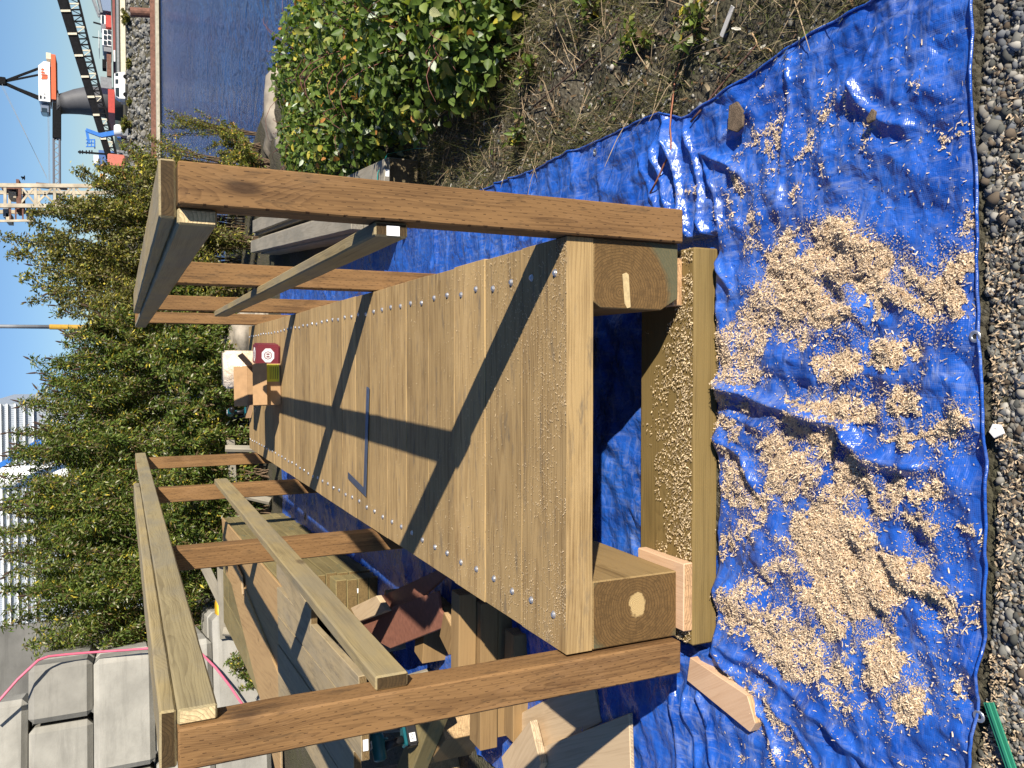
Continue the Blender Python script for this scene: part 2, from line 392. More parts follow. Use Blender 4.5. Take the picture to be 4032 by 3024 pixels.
# ------------------------------------------------------------------ wood of the bridge
W_deck = wood('deck plank wood', (0.430, 0.290, 0.130), (0.165, 0.098, 0.040), end=(0.34, 0.25, 0.13), ring=0.0075, ringamt=0.45, blotch=0.45, vary=0.17, stain=(0.15, 0.12, 0.085), center=(0.03, -0.15))
W_post = wood('treated post wood', (0.225, 0.122, 0.048), (0.075, 0.036, 0.014), end=(0.15, 0.09, 0.035), ring=0.005, ringamt=0.40, blotch=0.55, incise=0.9, knots=0.85, vary=0.13, stain=(0.055, 0.034, 0.018), streak=1.0, center=(0.02, -0.09))
W_rail = wood('treated rail wood', (0.345, 0.265, 0.130), (0.145, 0.108, 0.052), end=(0.075, 0.046, 0.018), ring=0.0045, ringamt=0.4, blotch=0.30, grey=0.45, knots=0.6, vary=0.08, center=(0.01, -0.05))
W_ledger = wood('ledger wood with fresh cut ends', (0.31, 0.25, 0.135), (0.15, 0.115, 0.06), end=(0.72, 0.55, 0.30), ring=0.0045, ringamt=0.4, blotch=0.30, grey=0.5, knots=0.6, vary=0.08, center=(0.01, -0.05))
W_beam_l = wood('stringer wood with pale heart', (0.27, 0.18, 0.078), (0.13, 0.08, 0.03), end=(0.155, 0.088, 0.030), ring=0.0042, ringamt=0.5, blotch=0.4, heart=0.036, green=0.185, vary=0.02, center=(0.03, 0.005))
W_beam_r = wood('stringer wood', (0.27, 0.18, 0.078), (0.13, 0.08, 0.03), end=(0.165, 0.095, 0.033), ring=0.0046, ringamt=0.55, blotch=0.4, green=0.190, vary=0.02, center=(-0.01, -0.06))
W_sleep = wood('weathered olive timber', (0.205, 0.140, 0.050), (0.095, 0.062, 0.021), end=(0.25, 0.17, 0.07), ring=0.006, ringamt=0.35, blotch=0.35, vary=0.06, knots=0.3)
W_pink = wood('fresh sawn fir', (0.58, 0.385, 0.245), (0.46, 0.28, 0.165), end=(0.60, 0.36, 0.18), ring=0.004, ringamt=0.35, blotch=0.15, vary=0.05)
M_zinc = plain('galvanised steel', (0.62, 0.63, 0.65), 0.35, 0.85, 0.15, 60)
M_label = plain('white paper label', (0.85, 0.85, 0.83), 0.7, 0, 0.03)

bridge = empty('footbridge', (0, 0, -0.395), 'new timber footbridge with plank deck, square posts and handrails on both sides', 'footbridge')
BL = Vector((0, 0, 0.395))          # children are placed relative to the empty
def bt(name, p, q, W, T, mat, **k):
    return timber(name, Vector(p)+BL, Vector(q)+BL, W, T, mat, bridge, **k)
XL, XR, PW = -0.7316, 0.4867, 0.2965
# bolt head: a domed galvanised timber bolt
bolt_me = MB().lathe([(0.0115, 0.0), (0.0115, 0.0016), (0.0090, 0.0018), (0.0086, 0.0055), (0.0062, 0.0080), (0.0025, 0.0088)], 12).mesh('bolt_head')
bolt_me.materials.append(M_zinc)
plank_me = [timber_mesh(1.0, PW-0.0025, 0.089, 0.004) for _ in range(5)]
for m_ in plank_me: m_.materials.append(W_deck); m_.name = 'plank'
for i in range(22):
    l = XL + random.uniform(-0.002, 0.003); r_ = XR + random.uniform(-0.003, 0.002); dz = -0.0445 + (random.uniform(-0.0012, 0.0012) if i else 0)
    if i == 0: l, r_ = XL, XR
    o = bt('plank', (l, PW*(i+0.5), dz), (r_, PW*(i+0.5), dz), PW-0.003 - random.choice((0, 0.001, 0.002, 0.004)), 0.089, W_deck, bevel=0.0012)
    for xb in (-0.632, 0.383):
        for yb in (-0.073, 0.0745):
            bo = bpy.data.objects.new('bolt_head', bolt_me); link(bo, o)
            bo.location = (xb - (l+r_)/2 + random.uniform(-0.006, 0.006), yb + random.uniform(-0.005, 0.005), 0.0447)
            bo.rotation_euler = (0, 0, random.uniform(0, 3))
def wane_r(W, T):      # the right-hand stringer still has rounded log edges on its inner side
    return [(-W/2, -T/2), (W/2, -T/2), (W/2, T/2), (-W/2, T/2)]
SW, ST = 0.204, 0.305
def wane_right(W, T): return [(-W/2, -T/2), (W/2-0.036, -T/2), (W/2, -T/2+0.062), (W/2, T/2-0.030), (W/2-0.020, T/2), (-W/2, T/2)]
SY1 = 22*PW
# local y of a timber points to -x here (local X runs along +y of the bridge), so the inner side of the right one is +y
bt('stringer', (XR-SW/2, 0.004, -0.0895-ST/2), (XR-SW/2, SY1, -0.0895-ST/2), SW, ST, W_beam_r, bevel=0.003, wane=wane_right)
bt('stringer', (XL+SW/2, 0.004, -0.0895-ST/2), (XL+SW/2, SY1, -0.0895-ST/2), SW, ST, W_beam_l, bevel=0.004)
PY = (-0.020, 2.00, 4.05, 6.07)
PXR, PXL, PS = XR+0.002, -0.7405, 0.101
for i, y_ in enumerate(PY):
    bt('post', (PXR+PS/2, y_+PS/2, -0.395), (PXR+PS/2, y_+PS/2, 1.0405), PS, PS, W_post, up=(0, -1, 0), bevel=0.004)
    bt('post', (PXL-PS/2, y_+PS/2, -0.395), (PXL-PS/2, y_+PS/2, 1.0525), PS, PS, W_post, up=(0, -1, 0), bevel=0.005)
# handrails: a flat cap, a rail on edge under it and a mid rail, all on the deck side of the posts
def rail(name, x, y0, y1, zc, W, T, mat): return bt(name, (x, y0, zc), (x, y1, zc), W, T, mat, bevel=0.005)
rail('cap_rail', 0.4635+0.07, 0.035, 4.16, 1.0600, 0.140, 0.038, W_rail)
rail('top_rail', PXR-0.0015-0.0195, 0.02, 6.16, 0.9955, 0.039, 0.089, W_ledger)
mr = rail('mid_rail', PXR-0.0015-0.0195, 0.0, 4.02, 0.524, 0.039, 0.089, W_rail)
MB().box((-2.012, -0.010, -0.022), (-2.0105, 0.016, 0.013)).build('price_tag', M_label, mr)
rail('cap_rail', -0.706-0.07, 0.02, 4.16, 1.0725, 0.140, 0.038, W_rail)
rail('top_rail', PXL+0.0015+0.0195, 0.0, 6.20, 1.0075, 0.039, 0.089, W_ledger)
rail('mid_rail', PXL+0.0015+0.0195, 0.0, 4.10, 0.527, 0.039, 0.089, W_rail)

# ------------------------------------------------------------------ what the bridge stands on
def solo_timber(name, p, q, W, T, mat, label, cat, group=None, **k):
    p, q = Vector(p), Vector(q); base = (p+q)/2 - Vector((0, 0, T/2))
    o = timber(name, p, q, W, T, mat, None, **k); tag(o, label, cat, group); return o
solo_timber('timber_sleeper', (-0.760, 0.115, -0.478), (0.477, 0.115, -0.478), 0.290, 0.093, W_sleep, 'thick olive timber lying crosswise under the front end of the footbridge, wood chips on it', 'timber', 'sleepers under the footbridge', bevel=0.005)
solo_timber('timber_sleeper', (-0.800, 6.25, -0.478), (0.52, 6.25, -0.478), 0.290, 0.093, W_sleep, 'thick timber lying crosswise under the far end of the footbridge', 'timber', 'sleepers under the footbridge', bevel=0.005)
for (x0, x1, ya, yb, lb) in ((-0.71, -0.498, -0.030, 0.22, 'short pinkish packing board between left stringer and front sleeper'), (0.30, 0.45, 0.03, 0.24, 'short packing board between right stringer and front sleeper'),
                             (-0.71, -0.5, 6.14, 6.37, 'short packing board under the left stringer at the far end'), (0.30, 0.45, 6.14, 6.37, 'short packing board under the right stringer at the far end')):
    solo_timber('packing_board', ((x0+x1)/2, ya, -0.4131), ((x0+x1)/2, yb, -0.4131), x1-x0, 0.035, W_pink, lb, 'board')

MB().prism([(-0.052, -0.009), (0.045, -0.012), (0.052, -0.004), (0.048, 0.010), (-0.040, 0.011), (-0.054, 0.004)], 0, 0.0012).build('saw_scar', plain('pale scar', (0.48, 0.36, 0.18), 0.8, 0, 0.2, 70), bridge, loc=(XR-0.148, 0.0034, 0.395-0.205), rot=(R(90), R(-6), 0))

# ------------------------------------------------------------------ blue tarpaulin
TARP_R = [onz_np(*p, G) for p in ((3560,-60),(3478,0),(3135,179),(2900,365),(2725,470),(2625,446),(2500,500),(2150,656),(1932,738))]
TARP_R = [(float(a), float(b_)) for a, b_ in TARP_R] + [(1.02, 3.0), (0.97, 4.6), (1.0, 6.0), (0.98, 7.4)]
near_e = [(float(a), float(b_)) for a, b_ in (onz_np(*p, G) for p in ((3868,-200),(3866,150),(3860,480),(3872,800),(3880,1050),(3905,1500),(3922,1900),(3918,2200),(3900,2500),(3880,2790),(3845,3030),(3830,3300)))]
TRX = np.array([p[0] for p in TARP_R]); TRY = np.array([p[1] for p in TARP_R])
NEX = np.array([p[0] for p in near_e])[::-1]; NEY = np.array([p[1] for p in near_e])[::-1]
def tarp_right(y): return np.interp(y, TRY, TRX)
def tarp_near(x): return np.interp(x, NEX, NEY)
def px_line(pts): return [tuple(float(c) for c in onz_np(a, b_, G)) for a, b_ in pts]
# folds seen in the photograph: line on the ground, height, half width
FOLDS = [
 ([(2850,1505),(3020,1570),(3140,1605),(3350,1680)], 0.030, 0.014), ([(3350,1680),(3440,1790),(3560,1835),(3700,1842)], 0.040, 0.022),
 ([(3350,1680),(3270,1800),(3180,1900),(3080,2010),(2900,2260)], 0.010, 0.010), ([(3350,1680),(3520,1620)], 0.008, 0.008),
 ([(2850,1720),(2960,1800),(3020,1950)], 0.020, 0.015), ([(2845,1620),(3060,1690)], 0.012, 0.014),
 ([(2860,2330),(3010,2180),(3170,1990)], 0.010, 0.012), ([(2860,2180),(2960,2060)], 0.012, 0.014),
 ([(2860,2530),(3060,2640),(3240,2790),(3420,2960),(3600,3140)], 0.022, 0.018), ([(2840,2545),(2960,2700),(3060,2850),(3120,3040)], 0.018, 0.013),
 ([(2790,2700),(2830,2850),(2850,3040)], 0.020, 0.012), ([(2745,2680),(2760,2850),(2770,3040)], 0.018, 0.012), ([(2690,2660),(2700,2850),(2705,3040)], 0.016, 0.014),
 ([(2880,2600),(3100,2780),(3260,3020)], 0.012, 0.010),
 ([(3120,200),(3140,330),(3130,480),(3105,700),(3100,800)], 0.012, 0.010), ([(3060,980),(3200,760),(3380,420),(3480,120)], 0.008, 0.012),
 ([(3400,300),(3430,420),(3520,480),(3650,510)], 0.020, 0.016), ([(2840,920),(2990,900),(3160,780)], 0.008, 0.02),
 ([(2640,450),(2690,600),(2720,760),(2740,930)], 0.034, 0.013), ([(2600,560),(2650,720),(2680,860)], 0.022, 0.012), ([(2730,480),(2790,700),(2800,880),(2830,970)], 0.026, 0.013),
 ([(2800,620),(2850,760),(2860,900)], 0.020, 0.011), ([(2780,600),(2880,640),(2960,690)], 0.022, 0.012), ([(2540,600),(2600,760),(2640,850)], 0.014, 0.014), ([(2870,560),(3000,440),(3100,230)], 0.018, 0.014),
 ([(3820,950),(3830,1250),(3790,1500),(3640,1500)], 0.010, 0.03), ([(3150,1480),(3330,1500),(3450,1470),(3600,1480)], 0.012, 0.02), ([(3250,1260),(3400,1200),(3460,1300)], 0.010, 0.014),
 ([(3500,2150),(3600,2280),(3800,2320)], 0.012, 0.03), ([(3350,2750),(3500,2850),(3700,2900)], 0.008, 0.03), ([(2840,1010),(2920,1150),(2870,1300)], 0.018, 0.016),
]
FOLDS = [(px_line(p), a, w_) for p, a, w_ in FOLDS]
def tarp_h(x, y):
    x = np.asarray(x, float); y = np.asarray(y, float)
    near = np.clip(1.3-np.abs(y+0.2)/1.6, 0.25, 1)
    z = ground_h(x, y)*0 + G + 0.006
    z = z + 0.030*(fbm(x*3.4+y*0.8, y*3.0, 21, 3)-0.35)*near + 0.009*(fbm(x*10+y*3, y*8-x*2, 25, 2)-0.4)*near
    wx, wy = x + 0.05*fbm(x*5, y*5, 31, 2), y + 0.05*fbm(x*5, y*5, 32, 2)
    z = z + 0.0085*ridged(wx*4.2+wy*1.5, wy*3.6-wx*1.3, 41, 2)**3
    # sharp creases: warped triangle waves, each strong only here and there
    for k, (ang, s_, am) in enumerate(((0.35, 0.17, 0.0170), (1.25, 0.13, 0.0130), (2.1, 0.10, 0.0100), (2.75, 0.15, 0.0140), (0.8, 0.055, 0.0034), (1.75, 0.047, 0.0032), (2.5, 0.060, 0.0034), (0.1, 0.05, 0.003))):
        t = (x*np.cos(ang)+y*np.sin(ang))/s_ + 1.3*fbm(x*2.2+k, y*2.2-k, 81+k, 2)
        tri = np.abs((t % 1.0)*2-1); pz = np.clip(fbm(x*3.1-k*2, y*3.1+k, 91+k, 2)*2.6-0.75, 0, 1)
        z = z + am*near*pz*tri
    # crinkles across the bridge, strongest beside it
    side = np.clip((y-0.3)/0.5, 0, 1)
    z = z + side*0.030*ridged(x*2.2, y*6.5+0.7*np.sin(x*3), 47, 2)**2
    for pts, a, w_ in FOLDS:
        if True:
            wob = 0.010*(vnoise(x*22, y*22, 51)-0.5)
            d, t = seg_dist(x+wob, y+wob, pts)
            prof = np.exp(-(d/w_)**1.6)
            z = z + a*prof*np.clip(np.minimum(t, 1-t)*6+0.35, 0, 1)*(0.75+0.5*vnoise(x*14, y*14, 53))
    # hollows where weight holds it down: under the sleeper
    under = ((x > -0.80) & (x < 0.52) & (y > -0.05) & (y < 0.28)) | ((x > -0.84) & (x < 0.56) & (y > 6.08) & (y < 6.42))
    z = np.where(under, np.minimum(z, -0.5275), z)
    # edges lie closer to the ground
    return np.maximum(z, G-0.02)
def tarp_mat():
    b = NB('blue woven tarpaulin'); co = b.obj(); x, y, z = sep(b, co)
    wv = b.ma('ADD', b.ma('SINE', b.ma('MULTIPLY', x, 2*math.pi/0.0042)), b.ma('SINE', b.ma('MULTIPLY', y, 2*math.pi/0.0042)))
    n1 = b.noise(co, 4.0, 5, 0.65); n2 = b.noise(b.vm('MULTIPLY', co, (14, 60, 10)), 1.0, 4, 0.7); n3 = b.noise(b.vm('MULTIPLY', co, (60, 12, 10)), 1.0, 4, 0.7)
    c = b.mix(b.remap(n1, 0.35, 0.65), (0.008, 0.058, 0.32), (0.020, 0.110, 0.48))
    dust = b.ma('MULTIPLY', b.remap(b.ma('MAXIMUM', n2, n3), 0.50, 0.78), b.remap(b.noise(co, 2.3, 4), 0.30, 0.60, 0.10, 0.8))
    c = b.mix(dust, c, (0.24, 0.28, 0.40))
    vo = b.n('ShaderNodeTexVoronoi', _feature='DISTANCE_TO_EDGE', Vector=b.vm('ADD', co, b.vm('MULTIPLY', b.n('ShaderNodeTexNoise', Vector=co, Scale=9.0, Detail=3.0).outputs[1], (0.10, 0.10, 0.0))), Scale=13.0)
    vo2 = b.n('ShaderNodeTexVoronoi', _feature='DISTANCE_TO_EDGE', Vector=b.vm('ADD', co, b.vm('MULTIPLY', b.n('ShaderNodeTexNoise', Vector=co, Scale=22.0, Detail=3.0).outputs[1], (0.05, 0.05, 0.0))), Scale=34.0)
    cr = b.ma('ADD', b.ma('MULTIPLY', b.remap(vo.outputs[0], 0, 0.25), 0.8), b.ma('MULTIPLY', b.remap(vo2.outputs[0], 0, 0.3), 0.35))
    h = b.ma('ADD', b.ma('MULTIPLY', wv, 0.025), cr)
    b.bsdf(c, b.remap(n1, 0.3, 0.7, 0.20, 0.36), h, 0.7, 0.004, spec=0.7); return b.m
M_tarp = tarp_mat()
txs = np.unique(np.concatenate([np.arange(-1.9, -1.0, 0.03), np.arange(-1.0, 1.15, 0.0058)]))
tys = np.unique(np.concatenate([np.arange(-1.0, 0.42, 0.0058), np.arange(0.42, 2.6, 0.016), np.arange(2.6, 7.66, 0.04)]))
TX, TY = np.meshgrid(txs, tys)
# the outline: squeeze the grid so that its borders follow the hem
RX = tarp_right(TY)
sx = np.where(TX > 0.6, 0.6+(TX-0.6)/(txs[-1]-0.6)*(RX-0.6), TX)
ny_ = tarp_near(sx); sy = np.where(TY < -0.5, -0.5+(TY+0.5)/(tys[0]+0.5)*(ny_+0.5), TY)
left_e = -1.9 + 0.05*np.sin(TY*2); sx = np.where(TX < -1.2, -1.2+(TX+1.2)/(0.7)*(-1.2-left_e), sx)
TZ = tarp_h(sx, sy)
Vt = np.stack([sx, sy, TZ], -1).reshape(-1, 3); nxx = len(txs)
ii = np.arange((nxx-1)*(len(tys)-1)); kk = (ii//(nxx-1))*nxx + ii % (nxx-1)
tarp = empty('tarpaulin', (0, 0, G), 'large creased blue tarpaulin spread on the ground under the footbridge', 'tarpaulin')
sheet = fast_mesh('sheet', Vt-np.array([0, 0, G]), np.stack([kk, kk+1, kk+nxx+1, kk+nxx], -1).ravel(), 4, M_tarp, tarp, True)
# rolled hem along the near and right edges
ZT = Vector((0, 0, -G))
ne = [(x_, float(tarp_near(x_)), 0) for x_ in np.arange(-1.15, float(tarp_right(-0.9)), 0.02)]
MB().tube([Vector((a, b_, float(tarp_h(a, b_))+0.004))+ZT for a, b_, _ in ne], 0.0036, 7).build('hem', M_tarp, tarp, smooth=True)
re_ = [(float(tarp_right(y_))-0.002, float(y_)) for y_ in np.arange(-0.9, 3.0, 0.025)]
MB().tube([Vector((a, b_, float(tarp_h(a, b_))+0.004))+ZT for a, b_ in re_], 0.0036, 7).build('hem', M_tarp, tarp, smooth=True)
gm = MB(); prof = []
for k in range(9):
    t = 2*math.pi*k/8; prof.append((0.0095+0.0042*math.cos(t), 0.0022*math.sin(t)))
gv = MB(); n_ = 24
for (r_, z_) in prof[:-1]:
    for j in range(n_): gv.v.append((r_*math.cos(2*math.pi*j/n_), r_*math.sin(2*math.pi*j/n_), z_))
for i in range(8):
    for j in range(n_): gv.f.append((i*n_+j, i*n_+(j+1) % n_, ((i+1) % 8)*n_+(j+1) % n_, ((i+1) % 8)*n_+j)); gv.mi.append(0)
hole = MB().lathe([(0.0068, 0), (0.0068, 0.0006)], 16)
M_dark = plain('dark hole', (0.02, 0.02, 0.02), 0.9)
for (px, py) in ((3873, 1326), (3873, 2816), (2360, 600)):
    a, b_ = (float(c) for c in onz_np(px, py, G+0.01)); zt = float(tarp_h(a, b_))+0.0035
    g = gv.build('grommet', M_zinc, tarp, smooth=True, loc=Vector((a, b_, zt))+ZT, rot=(0.05, -0.04, 0))
    hole.build('eyelet_hole', M_dark, g, loc=(0, 0, -0.001))

# ------------------------------------------------------------------ scatter of flat flakes (shavings, leaves)
def rot_frames(n, tilt, r):
    """random frames: yaw anywhere, leaning by up to tilt"""
    a = r.uniform(0, 2*np.pi, n); b_ = r.normal(0, tilt, n); c = r.normal(0, tilt, n)
    X = np.stack([np.cos(a)*np.cos(b_), np.sin(a)*np.cos(b_), np.sin(b_)], -1)
    Y0 = np.stack([-np.sin(a), np.cos(a), np.zeros(n)], -1); Z0 = np.cross(X, Y0)
    Y = Y0*np.cos(c)[:, None] + Z0*np.sin(c)[:, None]; return X, Y, np.cross(X, Y)
def flakes(name, P, L, Wd, curl, tilt, col, mats, parent=None, seed=1, colvar=0.2):
    r = np.random.default_rng(seed); n = len(P); X, Y, Z = rot_frames(n, tilt, r)
    V = np.zeros((n, 6, 3)); cu = r.normal(0, curl, n)*L
    for k, t in enumerate((-0.5, 0.0, 0.5)):
        for j, s_ in enumerate((-0.5, 0.5)):
            ww = Wd*(1.0 if k == 1 else r.uniform(0.35, 1.0, n))
            V[:, k*2+j] = P + X*(t*L)[:, None] + Y*(s_*ww)[:, None] + Z*(np.abs(cu)*(1 if k != 1 else -0.3))[:, None]
    base = (np.arange(n)*6)[:, None]
    F = np.concatenate([base+np.array([0, 1, 3, 2]), base+np.array([2, 3, 5, 4])], 1)
    tone = np.clip(r.normal(1, colvar, n), 0.45, 1.5)[:, None]*np.asarray(col)[None] if np.ndim(col) == 1 else col
    C = np.repeat(np.concatenate([tone, np.ones((n, 1))], 1)[:, None], 6, 1).reshape(-1, 4)
    return fast_mesh(name, V.reshape(-1, 3), F.ravel(), 4, mats, parent, False, C)
def tint_mat(name, rough=0.8, trans=0.0, spec=0.2):
    b = NB(name); a = b.n('ShaderNodeVertexColor', _layer_name='tint').outputs[0]
    if trans:
        d = b.n('ShaderNodeBsdfPrincipled'); b.put(d.inputs['Base Color'], a); d.inputs['Roughness'].default_value = rough; d.inputs['Specular IOR Level'].default_value = spec
        t = b.n('ShaderNodeBsdfTranslucent', Color=b.mix(1.0, a, (1.0, 1.0, 0.45), 'MULTIPLY'))
        mx_ = b.n('ShaderNodeMixShader', Fac=trans); b.t.links.new(d.outputs[0], mx_.inputs[1]); b.t.links.new(t.outputs[0], mx_.inputs[2]); b.t.links.new(mx_.outputs[0], b.out.inputs[0])
    else: b.bsdf(a, rough, spec=spec)
    return b.m
M_chip = tint_mat('wood shaving', 0.85, 0.12)

# ------------------------------------------------------------------ heaps of wood shavings, outlines as seen on the tarp
def A(p): return [(2700+a/1.659, b_/1.659) for a, b_ in p]
def B(p): return [(2700+a/1.659, 1000+b_/1.659) for a, b_ in p]
def Cc(p): return [(2700+a/1.62, 2000+b_/1.62) for a, b_ in p]
D, Mm, S = 0.105, 0.050, 0.014
HEAPS = [
 (A([(560,800),(640,740),(690,800),(660,900),(640,1000),(610,1130),(570,1100),(560,950)]), Mm), (A([(290,1045),(440,950),(540,820),(560,860),(470,980),(360,1030)]), Mm), (A([(1000,580),(1040,600),(980,720),(880,860),(840,1000),(760,1080),(740,1040),(830,860),(930,720)]), Mm),
 (A([(1200,640),(1230,800),(1250,1000),(1240,1100),(1225,1090),(1215,850)]), Mm), (A([(670,330),(710,400),(715,680),(690,690),(690,480)]), S), (A([(1540,560),(1620,470),(1660,460),(1600,620),(1560,640)]), S), (A([(1800,890),(1900,810),(1910,860),(1830,900)]), Mm),
 (A([(1540,920),(1590,910),(1580,980),(1540,990)]), Mm), (A([(1700,870),(1760,930),(1740,1000),(1690,960)]), Mm), (A([(320,1150),(400,1140),(420,1250),(400,1300),(360,1260)]), D), (A([(270,1210),(310,1240),(350,1380),(350,1440),(300,1380)]), Mm), (A([(400,1400),(500,1380),(540,1450),(470,1540),(540,1600),(480,1659),(400,1659),(440,1560)]), Mm),
 (A([(560,1659),(640,1560),(720,1490),(760,1500),(740,1659)]), D), (A([(840,1659),(860,1560),(900,1490),(1020,1400),(1100,1440),(1230,1530),(1380,1640),(1390,1659)]), D), (A([(1840,1470),(1900,1390),(1950,1440),(1940,1550),(1860,1520)]), Mm), (A([(1740,1470),(1790,1450),(1770,1540)]), S), (A([(80,1450),(130,1420),(110,1580),(85,1600)]), Mm), (A([(500,660),(560,570),(590,580),(520,690)]), Mm), (A([(1020,620),(1140,640),(1120,760),(1080,780)]), S), (A([(230,1350),(270,1460),(280,1540),(240,1500)]), Mm), (A([(740,1200),(800,1180),(790,1280),(740,1360)]), Mm), (A([(950,1080),(970,1090),(940,1160),(925,1140)]), Mm),
 (A([(30,1260),(130,1190),(130,1220),(60,1290)]), Mm),
 (B([(560,0),(800,0),(820,120),(900,200),(1000,300),(1150,340),(1160,400),(960,500),(880,470),(850,380),(780,440),(640,380),(640,200),(540,100)]), D), (B([(830,0),(1390,0),(1350,130),(1290,240),(1340,430),(1250,330),(1150,200),(1000,170),(850,120)]), D), (B([(1340,190),(1440,210),(1620,330),(1700,440),(1480,350),(1350,270)]), D),
 (B([(1460,110),(1560,120),(1640,210),(1830,30),(1940,0),(1960,60),(1860,160),(1850,420),(1780,410),(1650,270),(1570,220)]), D), (B([(240,540),(330,420),(480,250),(540,120),(620,190),(620,330),(600,480),(580,640),(460,700),(620,800),(520,860),(400,880),(240,840)]), 0.030), (B([(640,440),(800,440),(900,600),(870,660),(740,600),(640,560)]), Mm),
 (B([(890,680),(1050,630),(1200,640),(1220,780),(1050,830),(960,800)]), D), (B([(1220,600),(1300,580),(1520,570),(1560,650),(1420,750),(1300,720)]), D), (B([(650,920),(760,970),(940,970),(1170,930),(1240,990),(1260,1080),(1130,1130),(1000,1080),(850,1030),(720,1000)]), D),
 (B([(1340,960),(1420,870),(1500,900),(1590,980),(1550,1050),(1420,1070),(1340,1030)]), D), (B([(1300,1190),(1420,1160),(1560,1170),(1700,1100),(1800,1030),(1920,1050),(1900,1110),(1760,1180),(1560,1240),(1460,1280),(1380,1230)]), D), (B([(240,920),(330,940),(460,1000),(430,1040),(330,1010),(240,980)]), D), (B([(240,1060),(330,1070),(430,1150),(360,1210),(260,1130)]), D),
 (B([(520,1230),(640,1160),(760,1150),(690,1350),(660,1500),(600,1590),(540,1420)]), D), (B([(640,1070),(760,1040),(840,1130),(1000,1160),(1000,1250),(930,1370),(850,1200),(740,1130)]), D), (B([(700,1330),(820,1290),(920,1400),(780,1560),(640,1659),(680,1480)]), D), (B([(860,1659),(960,1500),(1080,1320),(1140,1330),(1190,1440),(1350,1640),(1250,1659),(1180,1540),(1110,1500),(1080,1600),(1000,1659)]), D),
 (B([(1340,1500),(1420,1460),(1560,1540),(1740,1470),(1740,1560),(1640,1600),(1540,1620),(1480,1560),(1440,1620),(1400,1659),(1390,1560)]), D), (B([(1220,1370),(1290,1360),(1310,1480),(1240,1440)]), Mm), (B([(250,1220),(330,1330),(430,1420),(430,1540),(560,1540),(620,1659),(300,1659),(260,1480),(290,1400)]), 0.030), (B([(1930,1200),(2010,1290),(2010,1380),(1960,1310)]), S), (B([(2030,130),(2100,60),(2180,20),(2180,120),(2080,160)]), S),
 (Cc([(700,80),(760,10),(900,0),(1120,50),(1240,170),(1260,270),(1420,310),(1560,400),(1700,500),(1775,600),(1760,680),(1600,600),(1420,530),(1400,600),(1300,660),(1100,700),(1080,780),(960,870),(900,800),(960,700),(800,580),(760,490),(890,470),(800,380),(760,250),(720,180)]), 0.055),
 (Cc([(590,150),(690,160),(700,230),(600,230)]), D), (Cc([(1190,0),(1380,10),(1560,70),(1665,120),(1600,175),(1520,140),(1400,60),(1230,30)]), D), (Cc([(1930,190),(1980,150),(1970,260)]), D), (Cc([(1780,100),(1900,90),(1930,110),(1860,170)]), Mm), (Cc([(240,540),(470,430),(600,330),(700,300),(760,380),(640,400),(560,480),(480,600),(600,640),(560,760),(440,800),(250,760)]), 0.030),
 (Cc([(250,180),(330,120),(540,0),(620,0),(420,190),(300,310),(250,330)]), 0.028), (Cc([(600,640),(700,590),(760,700),(900,800),(940,960),(1110,1000),(1120,1160),(1000,1100),(880,1060),(800,1100),(660,1080),(560,1000),(520,900),(440,830)]), 0.032), (Cc([(1200,850),(1330,790),(1410,880),(1440,980),(1420,1100),(1300,1140),(1200,1090),(1220,980)]), D), (Cc([(1060,890),(1180,880),(1160,930),(1080,930)]), Mm),
 (Cc([(880,1080),(980,1130),(1130,1200),(1200,1270),(1060,1270),(950,1200)]), Mm), (Cc([(1340,1220),(1460,1200),(1480,1140),(1580,1180),(1610,1310),(1500,1370),(1380,1310)]), D), (Cc([(1730,1080),(1780,1090),(1810,1240),(1780,1230)]), D), (Cc([(1740,1320),(1840,1340),(1830,1370)]), Mm), (Cc([(240,870),(300,980),(480,1100),(600,1250),(700,1450),(860,1659),(800,1659),(620,1400),(480,1200),(380,1080)]), 0.026),
 (Cc([(280,1040),(500,1300),(640,1600),(610,1620),(450,1330)]), Mm), (Cc([(1270,1590),(1500,1610),(1440,1640)]), Mm), (Cc([(1600,760),(1760,700),(1900,740),(1850,800),(1640,810)]), S), (Cc([(1780,600),(1930,620),(1950,700),(1800,680)]), S), (Cc([(340,1590),(460,1540),(440,1560),(370,1600)]), Mm),
]
cr = np.random.default_rng(5); PX = []; PYY = []; HH = []
